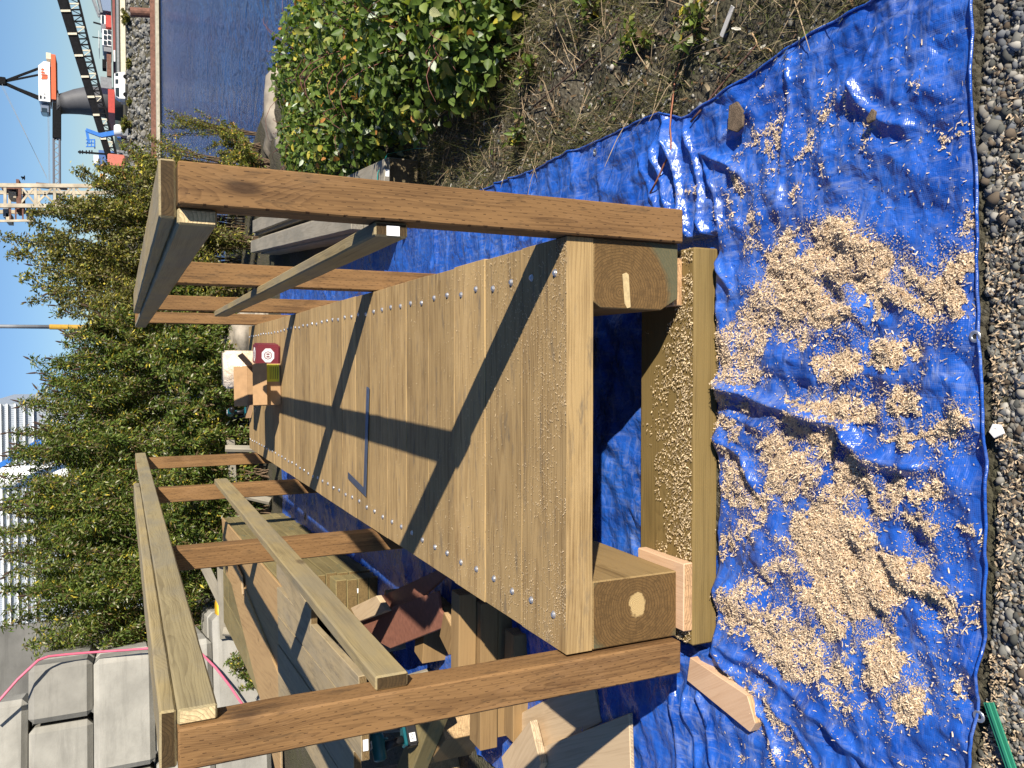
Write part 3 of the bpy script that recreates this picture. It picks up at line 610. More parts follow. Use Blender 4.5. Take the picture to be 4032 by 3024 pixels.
for poly, dens in HEAPS:
    xa = [p[0] for p in poly]; ya = [p[1] for p in poly]
    dens = dens if dens > 0.1 or dens < 0.026 or dens == Mm else dens*2.1
    n = int((max(xa)-min(xa))*(max(ya)-min(ya))*dens*1.0)
    if n < 1: continue
    qx = cr.uniform(min(xa)-10, max(xa)+10, n); qy = cr.uniform(min(ya)-10, max(ya)+10, n)
    jx = qx + (vnoise(qx/22, qy/22, 61)-0.5)*46; jy = qy + (vnoise(qx/22, qy/22, 62)-0.5)*46
    m = in_poly(jx, jy, poly) & (fbm(qx/26, qy/26, 63, 3) > (0.31 if dens >= 0.06 else 0.40))
    # heap height grows away from the outline
    d, _ = seg_dist(jx[m], jy[m], poly+[poly[0]])
    PX.append(qx[m]); PYY.append(qy[m]); HH.append(np.clip(d/55, 0, 1)*(0.012 if dens >= D else 0.005))
    # a looser halo of chips round every heap
    if m.sum() > 8:
        k = int(m.sum()*0.18); s_ = cr.integers(0, m.sum(), k); sp = np.abs(cr.normal(0, 30, k)); aa = cr.uniform(0, 2*np.pi, k)
        PX.append(qx[m][s_]+sp*np.cos(aa)*0.8); PYY.append(qy[m][s_]+sp*np.sin(aa)*1.3); HH.append(np.zeros(k))
    # strays
    k = max(3, int(m.sum()*0.07)); s_ = cr.integers(0, max(1, m.sum()), k) if m.sum() else []
    if len(s_): PX.append(qx[m][s_]+cr.normal(0, 24, k)); PYY.append(qy[m][s_]+cr.normal(0, 24, k)); HH.append(np.zeros(k))
n = 800; PX.append(cr.uniform(2860, 3860, n)); PYY.append(cr.uniform(100, 3000, n)); HH.append(np.zeros(n))
PX, PYY, HH = map(np.concatenate, (PX, PYY, HH))
wx_, wy_ = onz_np(PX, PYY, G+0.012)
ok = (wy_ > tarp_near(wx_)+0.004) & (wx_ < tarp_right(wy_)) & ~((wx_ > -0.77) & (wx_ < 0.49) & (wy_ > -0.035))
wx_, wy_, HH = wx_[ok], wy_[ok], HH[ok]
nch = len(wx_); Pz = tarp_h(wx_, wy_) + 0.003 + HH*cr.uniform(0.55, 1.0, nch)
flakes('wood_shavings', np.stack([wx_, wy_, Pz], -1), cr.gamma(3.0, 0.0019, nch)+0.0022, cr.uniform(0.0014, 0.0034, nch), 0.10, 0.36, (0.76, 0.59, 0.40), M_chip, None, 8)
tag(bpy.data.objects['wood_shavings'], 'pale wood shavings heaped and scattered over the blue tarpaulin', 'shavings', kind='stuff')
# dust: specks thrown wide over the tarp, thickest near the heaps and along the folds
n = 60000; i_ = cr.integers(0, nch, n); a = wx_[i_]+cr.normal(0, 0.045, n); b_ = wy_[i_]+cr.normal(0, 0.045, n)
ok = (b_ > tarp_near(a)+0.004) & (a < tarp_right(b_)) & ~((a > -0.77) & (a < 0.49) & (b_ > -0.035)) & (fbm(a*16+b_*5, b_*16, 95, 3) > 0.46); a, b_ = a[ok], b_[ok]; n = len(a)
V = np.zeros((n, 4, 3)); sz = cr.uniform(0.0007, 0.0019, n); ag = cr.uniform(0, 6.28, n); zz = tarp_h(a, b_)+0.0022
for k in range(4):
    rr_ = sz*(1.6 if k % 2 else 0.7); V[:, k] = np.stack([a+rr_*np.cos(ag+k*np.pi/2), b_+rr_*np.sin(ag+k*np.pi/2), zz+cr.uniform(0, 0.0008, n)], -1)
tn = np.clip(cr.normal(1, 0.15, n), 0.6, 1.4)[:, None]*np.array([(0.68, 0.52, 0.35)]); Cq = np.repeat(np.concatenate([tn, np.ones((n, 1))], 1)[:, None], 4, 1).reshape(-1, 4)
o = fast_mesh('sawdust', V.reshape(-1, 3), np.arange(n*4), 4, M_chip, None, False, Cq); tag(o, 'fine sawdust dusted over the blue tarpaulin between the heaps', 'sawdust', kind='stuff')
# loose chips on the front sleeper, on the deck, and on the gravel beyond the hem
n = 5200; a = cr.uniform(-0.755, 0.474, n); b_ = -0.028 + 0.285*cr.beta(1.15, 2.6, n)
keep = fbm(a*14, b_*14, 71, 3) + 0.25*(0.13-b_)/0.13 > 0.48; a, b_ = a[keep], b_[keep]
P1_ = np.stack([a, b_, np.full(len(a), -0.4315+0.0025)+cr.uniform(0, 0.006, len(a))], -1)
flakes('wood_shavings', P1_, cr.uniform(0.003, 0.009, len(a)), cr.uniform(0.0018, 0.004, len(a)), 0.10, 0.35, (0.66, 0.51, 0.31), M_chip, None, 9)
tag(bpy.data.objects['wood_shavings.001'], 'fine sawdust and chips lying along the top of the front sleeper', 'shavings', kind='stuff')
n = 42000; a = cr.uniform(XL+0.01, XR-0.01, n); b_ = 4.2*cr.beta(0.8, 3.0, n)
edge = np.minimum(a-XL, XR-a)
pr = np.clip(0.05 + 0.75*np.exp(-(a-XL)/0.22)*np.exp(-b_/0.9) + 0.4*np.exp(-(XR-a)/0.10)*np.exp(-b_/0.8) + 0.18*np.exp(-b_/0.35), 0, 1)*np.clip(fbm(a*7, b_*7, 73, 3)*2.4-0.6, 0, 1)
k_ = cr.uniform(0, 1, n) < pr; a, b_ = a[k_], b_[k_]
P2_ = np.stack([a, b_, np.full(len(a), 0.0030)], -1)
flakes('wood_shavings', P2_, cr.gamma(2.0, 0.0016, len(a))+0.0016, cr.uniform(0.0010, 0.0024, len(a)), 0.03, 0.12, (0.70, 0.54, 0.33), M_chip, None, 10)
tag(bpy.data.objects['wood_shavings.002'], 'sparse flecks of sawdust on the near deck planks, thickest along the deck edges', 'shavings', kind='stuff')

# ------------------------------------------------------------------ boards and offcuts round the bridge
W_olive = wood('olive treated plank', (0.235, 0.185, 0.082), (0.135, 0.105, 0.045), end=(0.21, 0.14, 0.055), ring=0.006, ringamt=0.3, blotch=0.5, vary=0.16, stain=(0.10, 0.12, 0.08))
W_tan = wood('warm plywood face', (0.43, 0.275, 0.125), (0.27, 0.16, 0.07), end=(0.45, 0.33, 0.2), ring=0.03, ringamt=0.35, blotch=0.35, vary=0.08, knots=0.4)
W_grey = wood('greyed board', (0.36, 0.275, 0.155), (0.17, 0.13, 0.07), end=(0.20, 0.13, 0.055), ring=0.011, ringamt=0.3, blotch=0.40, vary=0.10, grey=0.3, stain=(0.16, 0.13, 0.09))
W_weather = wood('silver weathered wood', (0.32, 0.285, 0.225), (0.19, 0.165, 0.125), end=(0.3, 0.27, 0.22), ring=0.006, ringamt=0.35, blotch=0.25, vary=0.1, grey=0.6)
W_pale = wood('pale raw plywood', (0.58, 0.43, 0.27), (0.40, 0.28, 0.165), end=(0.55, 0.42, 0.27), ring=0.014, ringamt=0.35, blotch=0.2, vary=0.05)
W_brown = plain('red brown coated plywood', (0.27, 0.115, 0.075), 0.55, 0, 0.22, 30)
W_ply = plain('plywood edge', (0.56, 0.43, 0.28), 0.8, 0, 0.2, 90)
W_cut = wood('brown offcut', (0.30, 0.19, 0.085), (0.19, 0.115, 0.05), end=(0.55, 0.37, 0.19), ring=0.005, ringamt=0.4, blotch=0.35, vary=0.14)

# pink-faced offcut on the tarp in the lower left
off = [(2714,2573),(2704,2680),(2951,2883),(2975,2846),(2948,2718),(2758,2582)]
zt = float(tarp_h(*[float(c) for c in onz_np(2830, 2700, G)]))
zo = G+0.062
o = slab_poly('board_offcut', [tuple(onz(*p, zo)[:2]) for p in ((2716,2588),(2704,2680),(2951,2883),(2974,2848),(2942,2738))], zo, 0.042, W_pink, None, R(-57), 0.002)
tag(o, 'short pink fresh sawn board with angled ends lying on the tarp beyond the sleeper', 'board')

# tall pile of olive planks left of the bridge: courses of planks with butt joints
def plank_pile(name, label, x_near, x_far, y0, y1, z_top, wide, group=None):
    root = empty(name, ((x_near+x_far)/2-wide/2, (y0+y1)/2, G), label, 'timber pile', group)
    n = max(1, round((z_top-G-0.006)/0.0905)); th = (z_top-G-0.006)/n; base = root.location
    cols = max(1, round(wide/0.29)); rr = random.Random(hash(len(name)) % 7+3)
    dirv = (Vector((x_far, y1, 0))-Vector((x_near, y0, 0))).normalized(); L = (Vector((x_far, y1, 0))-Vector((x_near, y0, 0))).length
    side = Vector((-dirv.y, dirv.x, 0))
    for k in range(n):
        z = G+0.006+th*(k+0.5)
        for c in range(cols):
            if 0 < c < cols-1 and k < n-1: continue            # the hidden core
            t = 0.0
            while t < L-0.15:
                l = min(L-t, rr.uniform(0.75, 1.35)); l = L-t if L-t-l < 0.3 else l
                a = Vector((x_near, y0, 0)) + dirv*(t+0.003) + side*(0.145+c*0.292+rr.uniform(-0.006, 0.006)); b_ = a + dirv*(l-0.006)
                a.z = b_.z = z
                timber('plank', a-base, b_-base, 0.288, th-0.003, W_olive, root, bevel=0.004); t += l
    return root
plank_pile('plank_pile', 'tall pile of dark olive planks in courses left of the footbridge, boards on top', -1.43, -1.60, 3.95, 7.60, 0.155, 1.17)
pp = plank_pile('plank_pile', 'low pile of planks with a white tag on its end, before the tall pile', -1.43, -1.44, 3.73, 3.93, -0.205, 0.58)
MB().box((-0.017, -0.0015, -0.022), (0.017, 0, 0.022)).build('price_tag', M_label, pp, loc=Vector((-1.52, 3.731, -0.36))-pp.location)

Z1 = 0.19
o = slab_poly('plywood_sheet', [(-1.575,7.46),(-1.43,3.72),(-2.06,3.72),(-2.12,7.1)], 0.176, 0.018, W_tan, None, R(92)); tag(o, 'warm plywood sheet lying on the tall plank pile next to its dark side', 'plywood', 'sheets on the plank pile')
o = slab_poly('plywood_sheet', [(-1.75,6.9),(-2.05,3.70),(-2.86,3.70),(-2.53,4.64),(-2.01,6.64)], 0.1955, 0.018, W_tan, None, R(99)); tag(o, 'warm plywood sheet with a slanting left edge beside the concrete blocks', 'plywood', 'sheets on the plank pile')
o = slab_poly('plywood_offcut', [(-1.85,6.6),(-1.72,6.62),(-1.78,5.55),(-1.93,5.5)], 0.214, 0.018, W_tan, None, R(95)); tag(o, 'narrow plywood strip lying across the warm sheets', 'plywood')

# greyed boards on trestles in front of the pile
gb = ((-1.275, 1.52, -1.40, 3.66, 0.18), (-1.465, 1.50, -1.60, 3.66, 0.19), (-1.665, 1.62, -1.80, 3.66, 0.19), (-1.865, 1.55, -2.00, 3.66, 0.19))
GL = ('greyed board nearest the left handrail in the row on trestles', 'second greyed board from the handrail, splashed pale', 'third greyed board from the handrail in the row on trestles', 'greyed board farthest from the handrail in the row on trestles')
for k, (xa, ya, xb, yb, wd) in enumerate(gb):
    o = solo_timber('grey_board', (xa-0.10, ya, 0.1955-0.004*(k % 2)), (xb-0.10, yb, 0.1955-0.004*(k % 2)), wd, 0.038, W_grey, GL[k], 'board', 'greyed boards on trestles')
    if k == 1:
        MB().box((0, -0.02, -0.012), (0.0015, 0.03, 0.012)).build('price_tag', M_label, o, loc=(-1.0865, 0.02, 0))
o = solo_timber('grey_board', (-1.33, 2.55, 0.197), (-1.275, 3.67, 0.197), 0.14, 0.038, W_grey, 'shorter greyed board between the low pile and the long greyed boards', 'board', 'greyed boards on trestles')
def sawhorse(name, label, c, length, top, ang, mat, spread=0.24):
    root = empty(name, (c[0], c[1], G), label, 'sawhorse'); root.rotation_euler = (0, 0, ang); h = top-G
    timber('beam', (-length/2, 0, h-0.045), (length/2, 0, h-0.045), 0.038, 0.088, mat, root)
    for s_ in (-1, 1):
        for t in (-1, 1):
            timber('leg', (s_*(length/2-0.10), t*0.032, h-0.02), (s_*(length/2-0.04), t*spread, 0.0), 0.038, 0.075, mat, root, up=(1, 0, 0))
        timber('brace', (s_*(length/2-0.075), -spread*0.55, h*0.45), (s_*(length/2-0.075), spread*0.55, h*0.45), 0.02, 0.07, mat, root)
    return root
sawhorse('sawhorse', 'weathered sawhorse under the near ends of the greyed boards', (-2.02, 2.45), 0.62, 0.170, R(4), W_weather, 0.12)
sawhorse('sawhorse', 'weathered sawhorse under the far ends of the greyed boards', (-2.0, 3.2), 0.62, 0.170, R(4), W_weather, 0.12)
# silver-grey trestle leaning by the concrete blocks
tr = empty('grey_trestle', (-2.5, 7.62, G), 'silver weathered trestle with crossed braces behind the warm plywood sheets', 'sawhorse'); b0 = tr.location
for p, q, wd in (((-2.02,7.62,0.16),(-2.98,7.64,0.13),0.11), ((-1.95,7.70,0.42),(-2.90,7.70,0.02),0.10), ((-2.10,7.58,0.20),(-2.28,7.45,G),0.09), ((-2.88,7.58,0.16),(-3.0,7.45,G),0.09), ((-2.0,7.78,0.46),(-2.1,8.0,G),0.09)):
    timber('leg', Vector(p)-b0, Vector(q)-b0, 0.04, wd, W_weather, tr)
tr = empty('grey_trestle', (-1.35, 8.9, G), 'silver weathered stakes and crossbar beyond the far left corner of the deck', 'sawhorse'); b0 = tr.location
for p, q, wd in (((-0.85,8.9,-0.09),(-1.55,8.95,-0.12),0.10), ((-0.95,8.85,-0.02),(-0.98,8.8,G),0.09), ((-1.45,8.88,0.10),(-1.62,8.6,G),0.10), ((-1.75,8.85,0.14),(-1.95,8.75,G-0.05),0.10)):
    timber('leg', Vector(p)-b0, Vector(q)-b0, 0.045, wd, W_weather, tr)

# red-brown coated panels slanting beside the deck, with a pale board across
def zpoly(px, z, org, s_): return [tuple(onz(org[0]+a/s_, org[1]+b_/s_, z)[:2]) for a, b_ in px]
o = slab_poly('brown_panel', zpoly([(560,838),(1135,612),(1020,480),(1000,300),(140,610)], -0.30, (1300,2200), 2.37), -0.30, 0.018, [W_brown], None, R(110)); tag(o, 'red brown coated plywood panel lying nearest the deck edge beside the plank pile', 'plywood', 'red brown panels')
o = slab_poly('brown_panel', zpoly([(870,352),(1090,150),(1080,70),(450,360),(525,492)], -0.335, (1300,2200), 2.37), -0.335, 0.018, [W_brown], None, R(110)); tag(o, 'red brown coated panel lying mostly under the other brown panel', 'plywood', 'red brown panels')
o = slab_poly('pale_board', zpoly([(190,460),(430,345),(525,490),(260,590)], -0.262, (1300,2200), 2.37), -0.262, 0.036, W_pale, None, R(117)); tag(o, 'pale raw board resting on the red brown panels', 'board')
# blocks holding the panels up, and the crosswise stack of offcuts
STK = [((-1.56,2.36),(-1.24,2.30),-0.44,0.14,0.175), ((-1.60,3.05),(-1.36,2.95),-0.44,0.14,0.175)]
for k, (a, b_, zc, wd, th) in enumerate(STK):
    solo_timber('support_block', (*a, zc), (*b_, zc), wd, th, W_cut, ('brown block under the near end of the red brown panels', 'brown block under the far end of the red brown panels')[k], 'timber block')
OFF = [((-1.66,1.52),(-1.02,1.50),-0.477,0.14,0.09,'bottom offcut of the crosswise stack beside the left front post'), ((-1.70,1.50),(-1.00,1.49),-0.385,0.13,0.088,'middle offcut of the crosswise stack beside the left front post'),
       ((-1.36,1.53),(-0.96,1.52),-0.294,0.10,0.089,'short top offcut of the crosswise stack, pale cut end'), ((-1.62,1.34),(-1.12,1.33),-0.482,0.10,0.08,'offcut lying in front of the crosswise stack'),
       ((-1.30,1.78),(-1.16,1.72),-0.40,0.14,0.22,'upright block with a clipped corner behind the crosswise stack')]
for k, (a, b_, zc, wd, th, lb) in enumerate(OFF):
    solo_timber('timber_offcut', (*a, zc), (*b_, zc), wd, th, W_cut, lb, 'offcut', 'offcuts stacked beside the left front post')
# pale plywood pieces in the lower left
o = slab_poly('plywood_piece', [(-1.13,0.37),(-1.655,1.235),(-2.35,1.15),(-2.2,0.30)], -0.462, 0.018, W_pale, None, R(118)); tag(o, 'pale plywood piece with dark pencil marks, near the picture edge', 'plywood', 'plywood pieces by the left front post')
for k, (t, l) in enumerate(((0.42, 0.075), (0.62, 0.03), (0.66, 0.02))):
    MB().box((-0.003, 0, 0), (0.003, l, 0.0008)).build('pencil_mark', M_dark, o, loc=(0.10-0.13*k, -0.02-0.04*k, 0.0002), rot=(0, 0, -1.9))
o = slab_poly('plywood_piece', [(-1.32,1.02),(-1.14,0.66),(-1.26,0.60),(-1.66,1.20),(-1.63,1.52)], -0.487, 0.018, W_pale, None, R(118)); tag(o, 'darker plywood piece half in the post shadow, under the marked piece', 'plywood', 'plywood pieces by the left front post')
o = slab_poly('plywood_piece', [(-1.43,1.08),(-1.58,0.98),(-1.95,1.25),(-1.72,1.38)], -0.424, 0.036, W_pale, None, R(140)); tag(o, 'small thick plywood piece on top of the marked piece', 'plywood', 'plywood pieces by the left front post')
solo_timber('olive_timber', (-1.55, 1.72, -0.235), (-2.35, 2.35, -0.235), 0.15, 0.09, W_olive, 'olive timber carrying the large cordless drill at the picture edge', 'timber')
solo_timber('support_block', (-1.72, 1.80, -0.407), (-1.95, 2.05, -0.407), 0.14, 0.245, W_cut, 'brown block under the olive timber', 'timber block')
solo_timber('support_block', (-2.15, 2.15, -0.407), (-2.3, 2.35, -0.407), 0.14, 0.245, W_cut, 'brown block under the far end of the olive timber', 'timber block')

# timbers to the right of the bridge
W_stack = wood('grey brown beam', (0.30, 0.26, 0.19), (0.19, 0.16, 0.11), end=(0.20, 0.155, 0.085), ring=0.006, ringamt=0.35, blotch=0.25, vary=0.1, grey=0.4)
def rstack(x0, x1, y0, y1, z0, z1, mat, label, name='long_timber'):
    dx = 0.088; xa = x0 + 0; L = y1-y0
    return solo_timber(name, ((x0+x1)/2, y0, (z0+z1)/2), ((x0+x1)/2+dx*L, y1, (z0+z1)/2), x1-x0, z1-z0, mat, label, 'timber', 'timbers right of the footbridge', bevel=0.005)
gr = float(ground_h(1.25, 2.9))
rstack(1.19, 1.39, 2.86, 8.45, -0.535, -0.335, W_stack, 'long grey beam with ribbed end right of the footbridge, teal strap round it')
rstack(0.98, 1.18, 3.15, 7.9, -0.535, -0.335, W_weather, 'long grey beam nearest the footbridge on its right')
o = rstack(1.215, 1.365, 2.80, 8.3, -0.334, -0.296, W_weather, 'flat grey plank with a white tag on top of the ribbed beam', 'long_plank')
MB().box((0, -0.022, -0.012), (0.0015, 0.022, 0.012)).build('price_tag', M_label, o, loc=(-2.763, 0.01, 0))
o = rstack(1.02, 1.16, 3.4, 8.1, -0.334, -0.246, W_weather, 'grey timber lying on the beam nearest the footbridge', 'long_timber')
M_teal = plain('teal strapping', (0.02, 0.36, 0.30), 0.45, 0, 0.1)
st = MB(); pts = [(1.10,2.95,-0.290),(1.30,2.90,-0.287),(1.415,2.87,-0.34),(1.45,2.80,-0.50),(1.40,2.55,-0.545),(1.33,2.35,-0.555)]
for i in range(len(pts)-1):
    a, b_ = Vector(pts[i]), Vector(pts[i+1]); st.add([a, a+Vector((0, 0.016, 0.001)), b_+Vector((0, 0.016, 0.001)), b_], [(0, 1, 2, 3)])
o = st.build('strap', M_teal); tag(o, 'teal plastic strap looped over the ribbed beam and trailing to the ground', 'strap')

# green plastic edge strip in the near left corner
ga, gb_ = onz(3895, 2765, G+0.02), onz(3990, 3040, G+0.015)
sm = MB(); dd = (gb_-ga); nn = Vector((-dd.y, dd.x, 0)).normalized()*0.012
for k, (s0, s1, zz) in enumerate(((-1.0, -0.35, 0.004), (-0.3, 0.3, 0.007), (0.35, 1.0, 0.004))):
    sm.add([ga+nn*s0, ga+nn*s1, gb_+dd*0.4+nn*s1, gb_+dd*0.4+nn*s0] + [p+Vector((0, 0, zz)) for p in (ga+nn*s0, ga+nn*s1, gb_+dd*0.4+nn*s1, gb_+dd*0.4+nn*s0)],
           [(3,2,1,0),(4,5,6,7),(0,1,5,4),(1,2,6,5),(2,3,7,6),(3,0,4,7)])
o = sm.build('green_strip', plain('green plastic', (0.03, 0.22, 0.13), 0.4), bevel=0.0005); tag(o, 'green ribbed plastic strip lying over the tarp hem onto the gravel', 'strip')

# bits of bark on the tarp
W_bark = plain('grey bark', (0.12, 0.085, 0.055), 0.95, 0, 0.4, 40, 0.8)
for (px, lb) in (([(2895,420),(2925,402),(2950,440),(2952,500),(2930,525),(2895,515)], 'squarish flake of grey bark on the tarp near its right hem'), ([(3450,475),(3470,433),(3486,445),(3480,480),(3455,495)], 'small curved flake of bark in the middle right of the tarp')):
    c = [onz(*p, G+0.03) for p in px]; zc = max(float(tarp_h(p.x, p.y)) for p in c)+0.001
    o = slab_poly('bark_flake', [tuple(p[:2]) for p in c], zc+0.010, 0.009, W_bark, None, 0.3, 0.002); o.rotation_euler = (0.08, 0.05, 0.3); tag(o, lb, 'bark')

# ------------------------------------------------------------------ things left on the deck
M_steel = plain('blued steel', (0.16, 0.20, 0.28), 0.42, 0.75, 0.15, 30)
c0 = Vector((-0.582, 2.148)); u_ = (Vector((-0.018, 2.075))-c0); u_.normalize(); v_ = Vector((-u_.y, u_.x)); v_ = v_ if v_.y > 0 else -v_
def sq(a, b_): return tuple((c0+u_*a+v_*b_))
o = MB().prism([sq(0,0), sq(0.58,0), sq(0.58,0.050), sq(0.038,0.050), sq(0.038,0.38), sq(0,0.38)], 0.0048, 0.0072).build('framing_square', M_steel, None, 0.0004); tag(o, 'blue grey steel framing square lying on the deck planks', 'square')
M_maroon = plain('maroon carton', (0.16, 0.022, 0.032), 0.5, 0, 0.1); M_card = plain('cardboard', (0.37, 0.22, 0.105), 0.85, 0, 0.12, 20); M_yellow = plain('yellow label', (0.55, 0.52, 0.03), 0.6)
M_white = plain('white print', (0.75, 0.75, 0.74), 0.6, 0, 0.03); M_black = plain('black plastic', (0.012, 0.012, 0.014), 0.45, 0, 0.1); M_tool = plain('teal tool plastic', (0.004, 0.085, 0.105), 0.4, 0, 0.1)
mbx = empty('maroon_carton', (0.195, 4.80, 0.0045), 'maroon carton with white octagonal badges standing on the deck', 'box'); mbx.rotation_euler = (0, 0, R(-6)); s3 = (0.085, 0.10, 0.185)
MB().box((-s3[0], -s3[1], 0), (s3[0], s3[1], s3[2])).build('carton', M_maroon, mbx, 0.012, seg=2)
oct_ = [(0.052*math.cos(t)*1.15, 0.052*math.sin(t)) for t in [math.pi/8+k*math.pi/4 for k in range(8)]]
def ring_(mb, r0, r1, z, M, n=20):
    vs = [M @ Vector((r*math.cos(2*math.pi*k/n), r*math.sin(2*math.pi*k/n), z)) for r in (r0, r1) for k in range(n)]
    mb.add(vs, [(k, n+k, n+(k+1) % n, (k+1) % n) for k in range(n)])
for M4 in (Matrix.Translation((0, -s3[1]-0.0008, 0.095)) @ Matrix.Rotation(R(90), 4, 'X'), Matrix.Translation((0, 0, s3[2]+0.0008))):
    bd = MB().prism(oct_, -0.0005, 0.0005, M=M4).build('badge', M_white, mbx)
    em = MB(); ring_(em, 0.026, 0.032, 0.0009, M4); ring_(em, 0.016, 0.019, 0.0009, M4)
    for s_ in (-1, 1): em.add([M4 @ Vector((s_*0.008+a, b_, 0.0009)) for a, b_ in ((-0.0045, -0.009), (0.0045, -0.009), (0.0045, 0.009), (-0.0045, 0.009))], [(0, 1, 2, 3)])
    em.build('emblem', M_maroon, bd)
cb = empty('open_carton', (-0.055, 4.84, 0.0045), 'open brown cardboard carton with a yellow label standing on the deck', 'box'); cb.rotation_euler = (0, 0, R(4))
t_ = 0.004; hx, hy, hz = 0.165, 0.15, 0.215
wb = MB(); wb.box((-hx, -hy, 0), (hx, hy, t_)); wb.box((-hx, -hy, t_), (hx, -hy+t_, hz)); wb.box((-hx, hy-t_, t_), (hx, hy, hz)); wb.box((-hx, -hy+t_, t_), (-hx+t_, hy-t_, hz)); wb.box((hx-t_, -hy+t_, t_), (hx, hy-t_, hz))
wb.build('carton', M_card, cb)
for p, q, wd, up in (((hx-0.02, -hy, hz), (hx+0.075, -hy-0.02, hz+0.05), 0.0, None),):
    pass
def flap(a, b_, out, name='flap'):
    a, b_, out = Vector(a), Vector(b_), Vector(out); n_ = (b_-a).cross(out).normalized()*0.0018
    MB().add([a+n_, b_+n_, b_+out+n_, a+out+n_, a-n_, b_-n_, b_+out-n_, a+out-n_], [(0,1,2,3),(7,6,5,4),(0,4,5,1),(1,5,6,2),(2,6,7,3),(3,7,4,0)]).build(name, M_card, cb)
flap((hx, -hy, hz), (hx, hy, hz), (0.085, 0, 0.075)); flap((-hx, -hy, hz), (-hx, hy, hz), (-0.10, 0, 0.02)); flap((-hx, -hy, hz), (hx, -hy, hz), (0, -0.06, -0.10)); flap((-hx, hy, hz), (hx, hy, hz), (0, 0.06, 0.10))
MB().box((0.02, -hy-0.0012, 0.01), (0.158, -hy-0.0002, 0.105)).build('label', M_yellow, cb)
for k in range(5): MB().box((0.04, -hy-0.0020, 0.022+0.014*k), (0.14, -hy-0.0014, 0.026+0.014*k)).build('print_line', M_black, cb)
o = MB().box((-0.045, -0.012, 0), (0.045, 0.012, 0.10)).build('black_packet', M_black, None, 0.006, loc=(0.175, 5.05, 0.012), rot=(R(4), 0, R(10))); tag(o, 'black packet with a white patch standing behind the maroon carton', 'packet')
MB().box((-0.03, -0.0135, 0.045), (0.03, -0.0123, 0.09)).build('patch', M_white, o)
def plastic_mat():
    b = NB('wrapped pale wood'); co = b.obj(); n1 = b.noise(co, 9, 5, 0.6, 1.0)
    b.bsdf(b.mix(b.remap(n1, 0.4, 0.65), (0.62, 0.48, 0.34), (0.80, 0.70, 0.58)), 0.22, b.noise(co, 14, 5, 0.6, 1.5), 0.9, 0.02, spec=0.6); return b.m
pk = MB(); nxp, nzp = 14, 12
pk.box((-0.165, -0.11, 0), (0.165, 0.11, 0.34)); o = pk.build('wrapped_pack', plastic_mat(), None, 0.02, True, (0.07, 5.62, 0.005), (0, 0, R(-3)), 3)
tag(o, 'pale pack wrapped in clear creased plastic standing behind the cartons', 'pack')
def drill(name, label, loc, rot, s_=1.0):
    root = empty(name, loc, label, 'drill', 'cordless drills'); root.rotation_euler = rot; root.scale = (s_, s_, s_)
    MB().box((-0.045, -0.038, 0), (0.060, 0.038, 0.050)).build('battery', M_black, root, 0.008, seg=2)
    MB().box((-0.040, -0.034, 0.0502), (0.052, 0.034, 0.066)).build('battery_shoe', M_tool, root, 0.005)
    MB().tube([(-0.005, 0, 0.066), (-0.012, 0, 0.11), (-0.022, 0, 0.165)], [0.021, 0.018, 0.022], 12).build('grip', M_black, root, smooth=True)
    MB().lathe([(0.020, -0.075), (0.031, -0.068), (0.034, -0.02), (0.034, 0.03), (0.029, 0.055)], 20, Matrix.Translation((-0.005, 0, 0.19)) @ Matrix.Rotation(R(90), 4, 'Y')).build('motor_housing', M_tool, root, smooth=True)
    MB().lathe([(0.027, 0.0), (0.026, 0.03), (0.018, 0.052), (0.009, 0.062)], 16, Matrix.Translation((0.051, 0, 0.19)) @ Matrix.Rotation(R(90), 4, 'Y')).build('chuck', M_black, root, smooth=True)
    MB().box((0.008, -0.008, 0.138), (0.022, 0.008, 0.163)).build('trigger', M_tool, root, 0.003)
    lb = MB().box((-0.028, -0.0395, 0.012), (0.012, -0.0384, 0.042)).build('sticker', M_white, root)
    MB().box((0.0602, -0.02, 0.012), (0.0612, 0.02, 0.042)).build('sticker', M_white, root)
    MB().box((-0.020, -0.020, 0.2245), (0.014, 0.020, 0.2262)).build('sticker', M_white, root)
    cu = bpy.data.curves.new('marking', 'FONT'); cu.body = '3N'; cu.size = 0.030; cu.extrude = 0.0002; cu.align_x = 'CENTER'; cu.align_y = 'CENTER'
    t = bpy.data.objects.new('marking', cu); COL.objects.link(t); dg = bpy.context.evaluated_depsgraph_get(); me = bpy.data.meshes.new_from_object(t.evaluated_get(dg)); bpy.data.objects.remove(t)
    me.materials.append(M_black)
    for lo, ro in (((-0.003, 0, 0.2266), (0, 0, R(-90))), ((-0.008, -0.0400, 0.027), (R(90), 0, 0))):
        tt = bpy.data.objects.new('marking', me); link(tt, root); tt.location = lo; tt.rotation_euler = ro; tt.scale = (0.8,)*3
    return root
drill('cordless_drill', 'small teal and black cordless drill standing at the far left end of the deck', (-0.352, 6.36, 0.005), (0, 0, R(-70)), 1.0)
dp = onz(1545, 2992, -0.19)
drill('cordless_drill', 'large teal and black cordless drill on the olive timber at the picture edge', (-1.80, 1.925, -0.188), (0, 0, R(35)), 1.05)
o = drill('cordless_drill', 'teal and black cordless drill lying on the plank pile by the grey trestle', (-1.98, 7.0, 0.245), (R(90), 0, R(30)), 0.9)
tp = MB().lathe([(0.030, 0), (0.034, 0.004), (0.034, 0.022), (0.030, 0.026)], 20).build('tape_roll', plain('yellow tape', (0.65, 0.38, 0.04), 0.4), None, 0, True, (-1.90, 6.72, 0.2142)); tag(tp, 'small roll of yellow tape on the plywood beside the lying drill', 'tape')

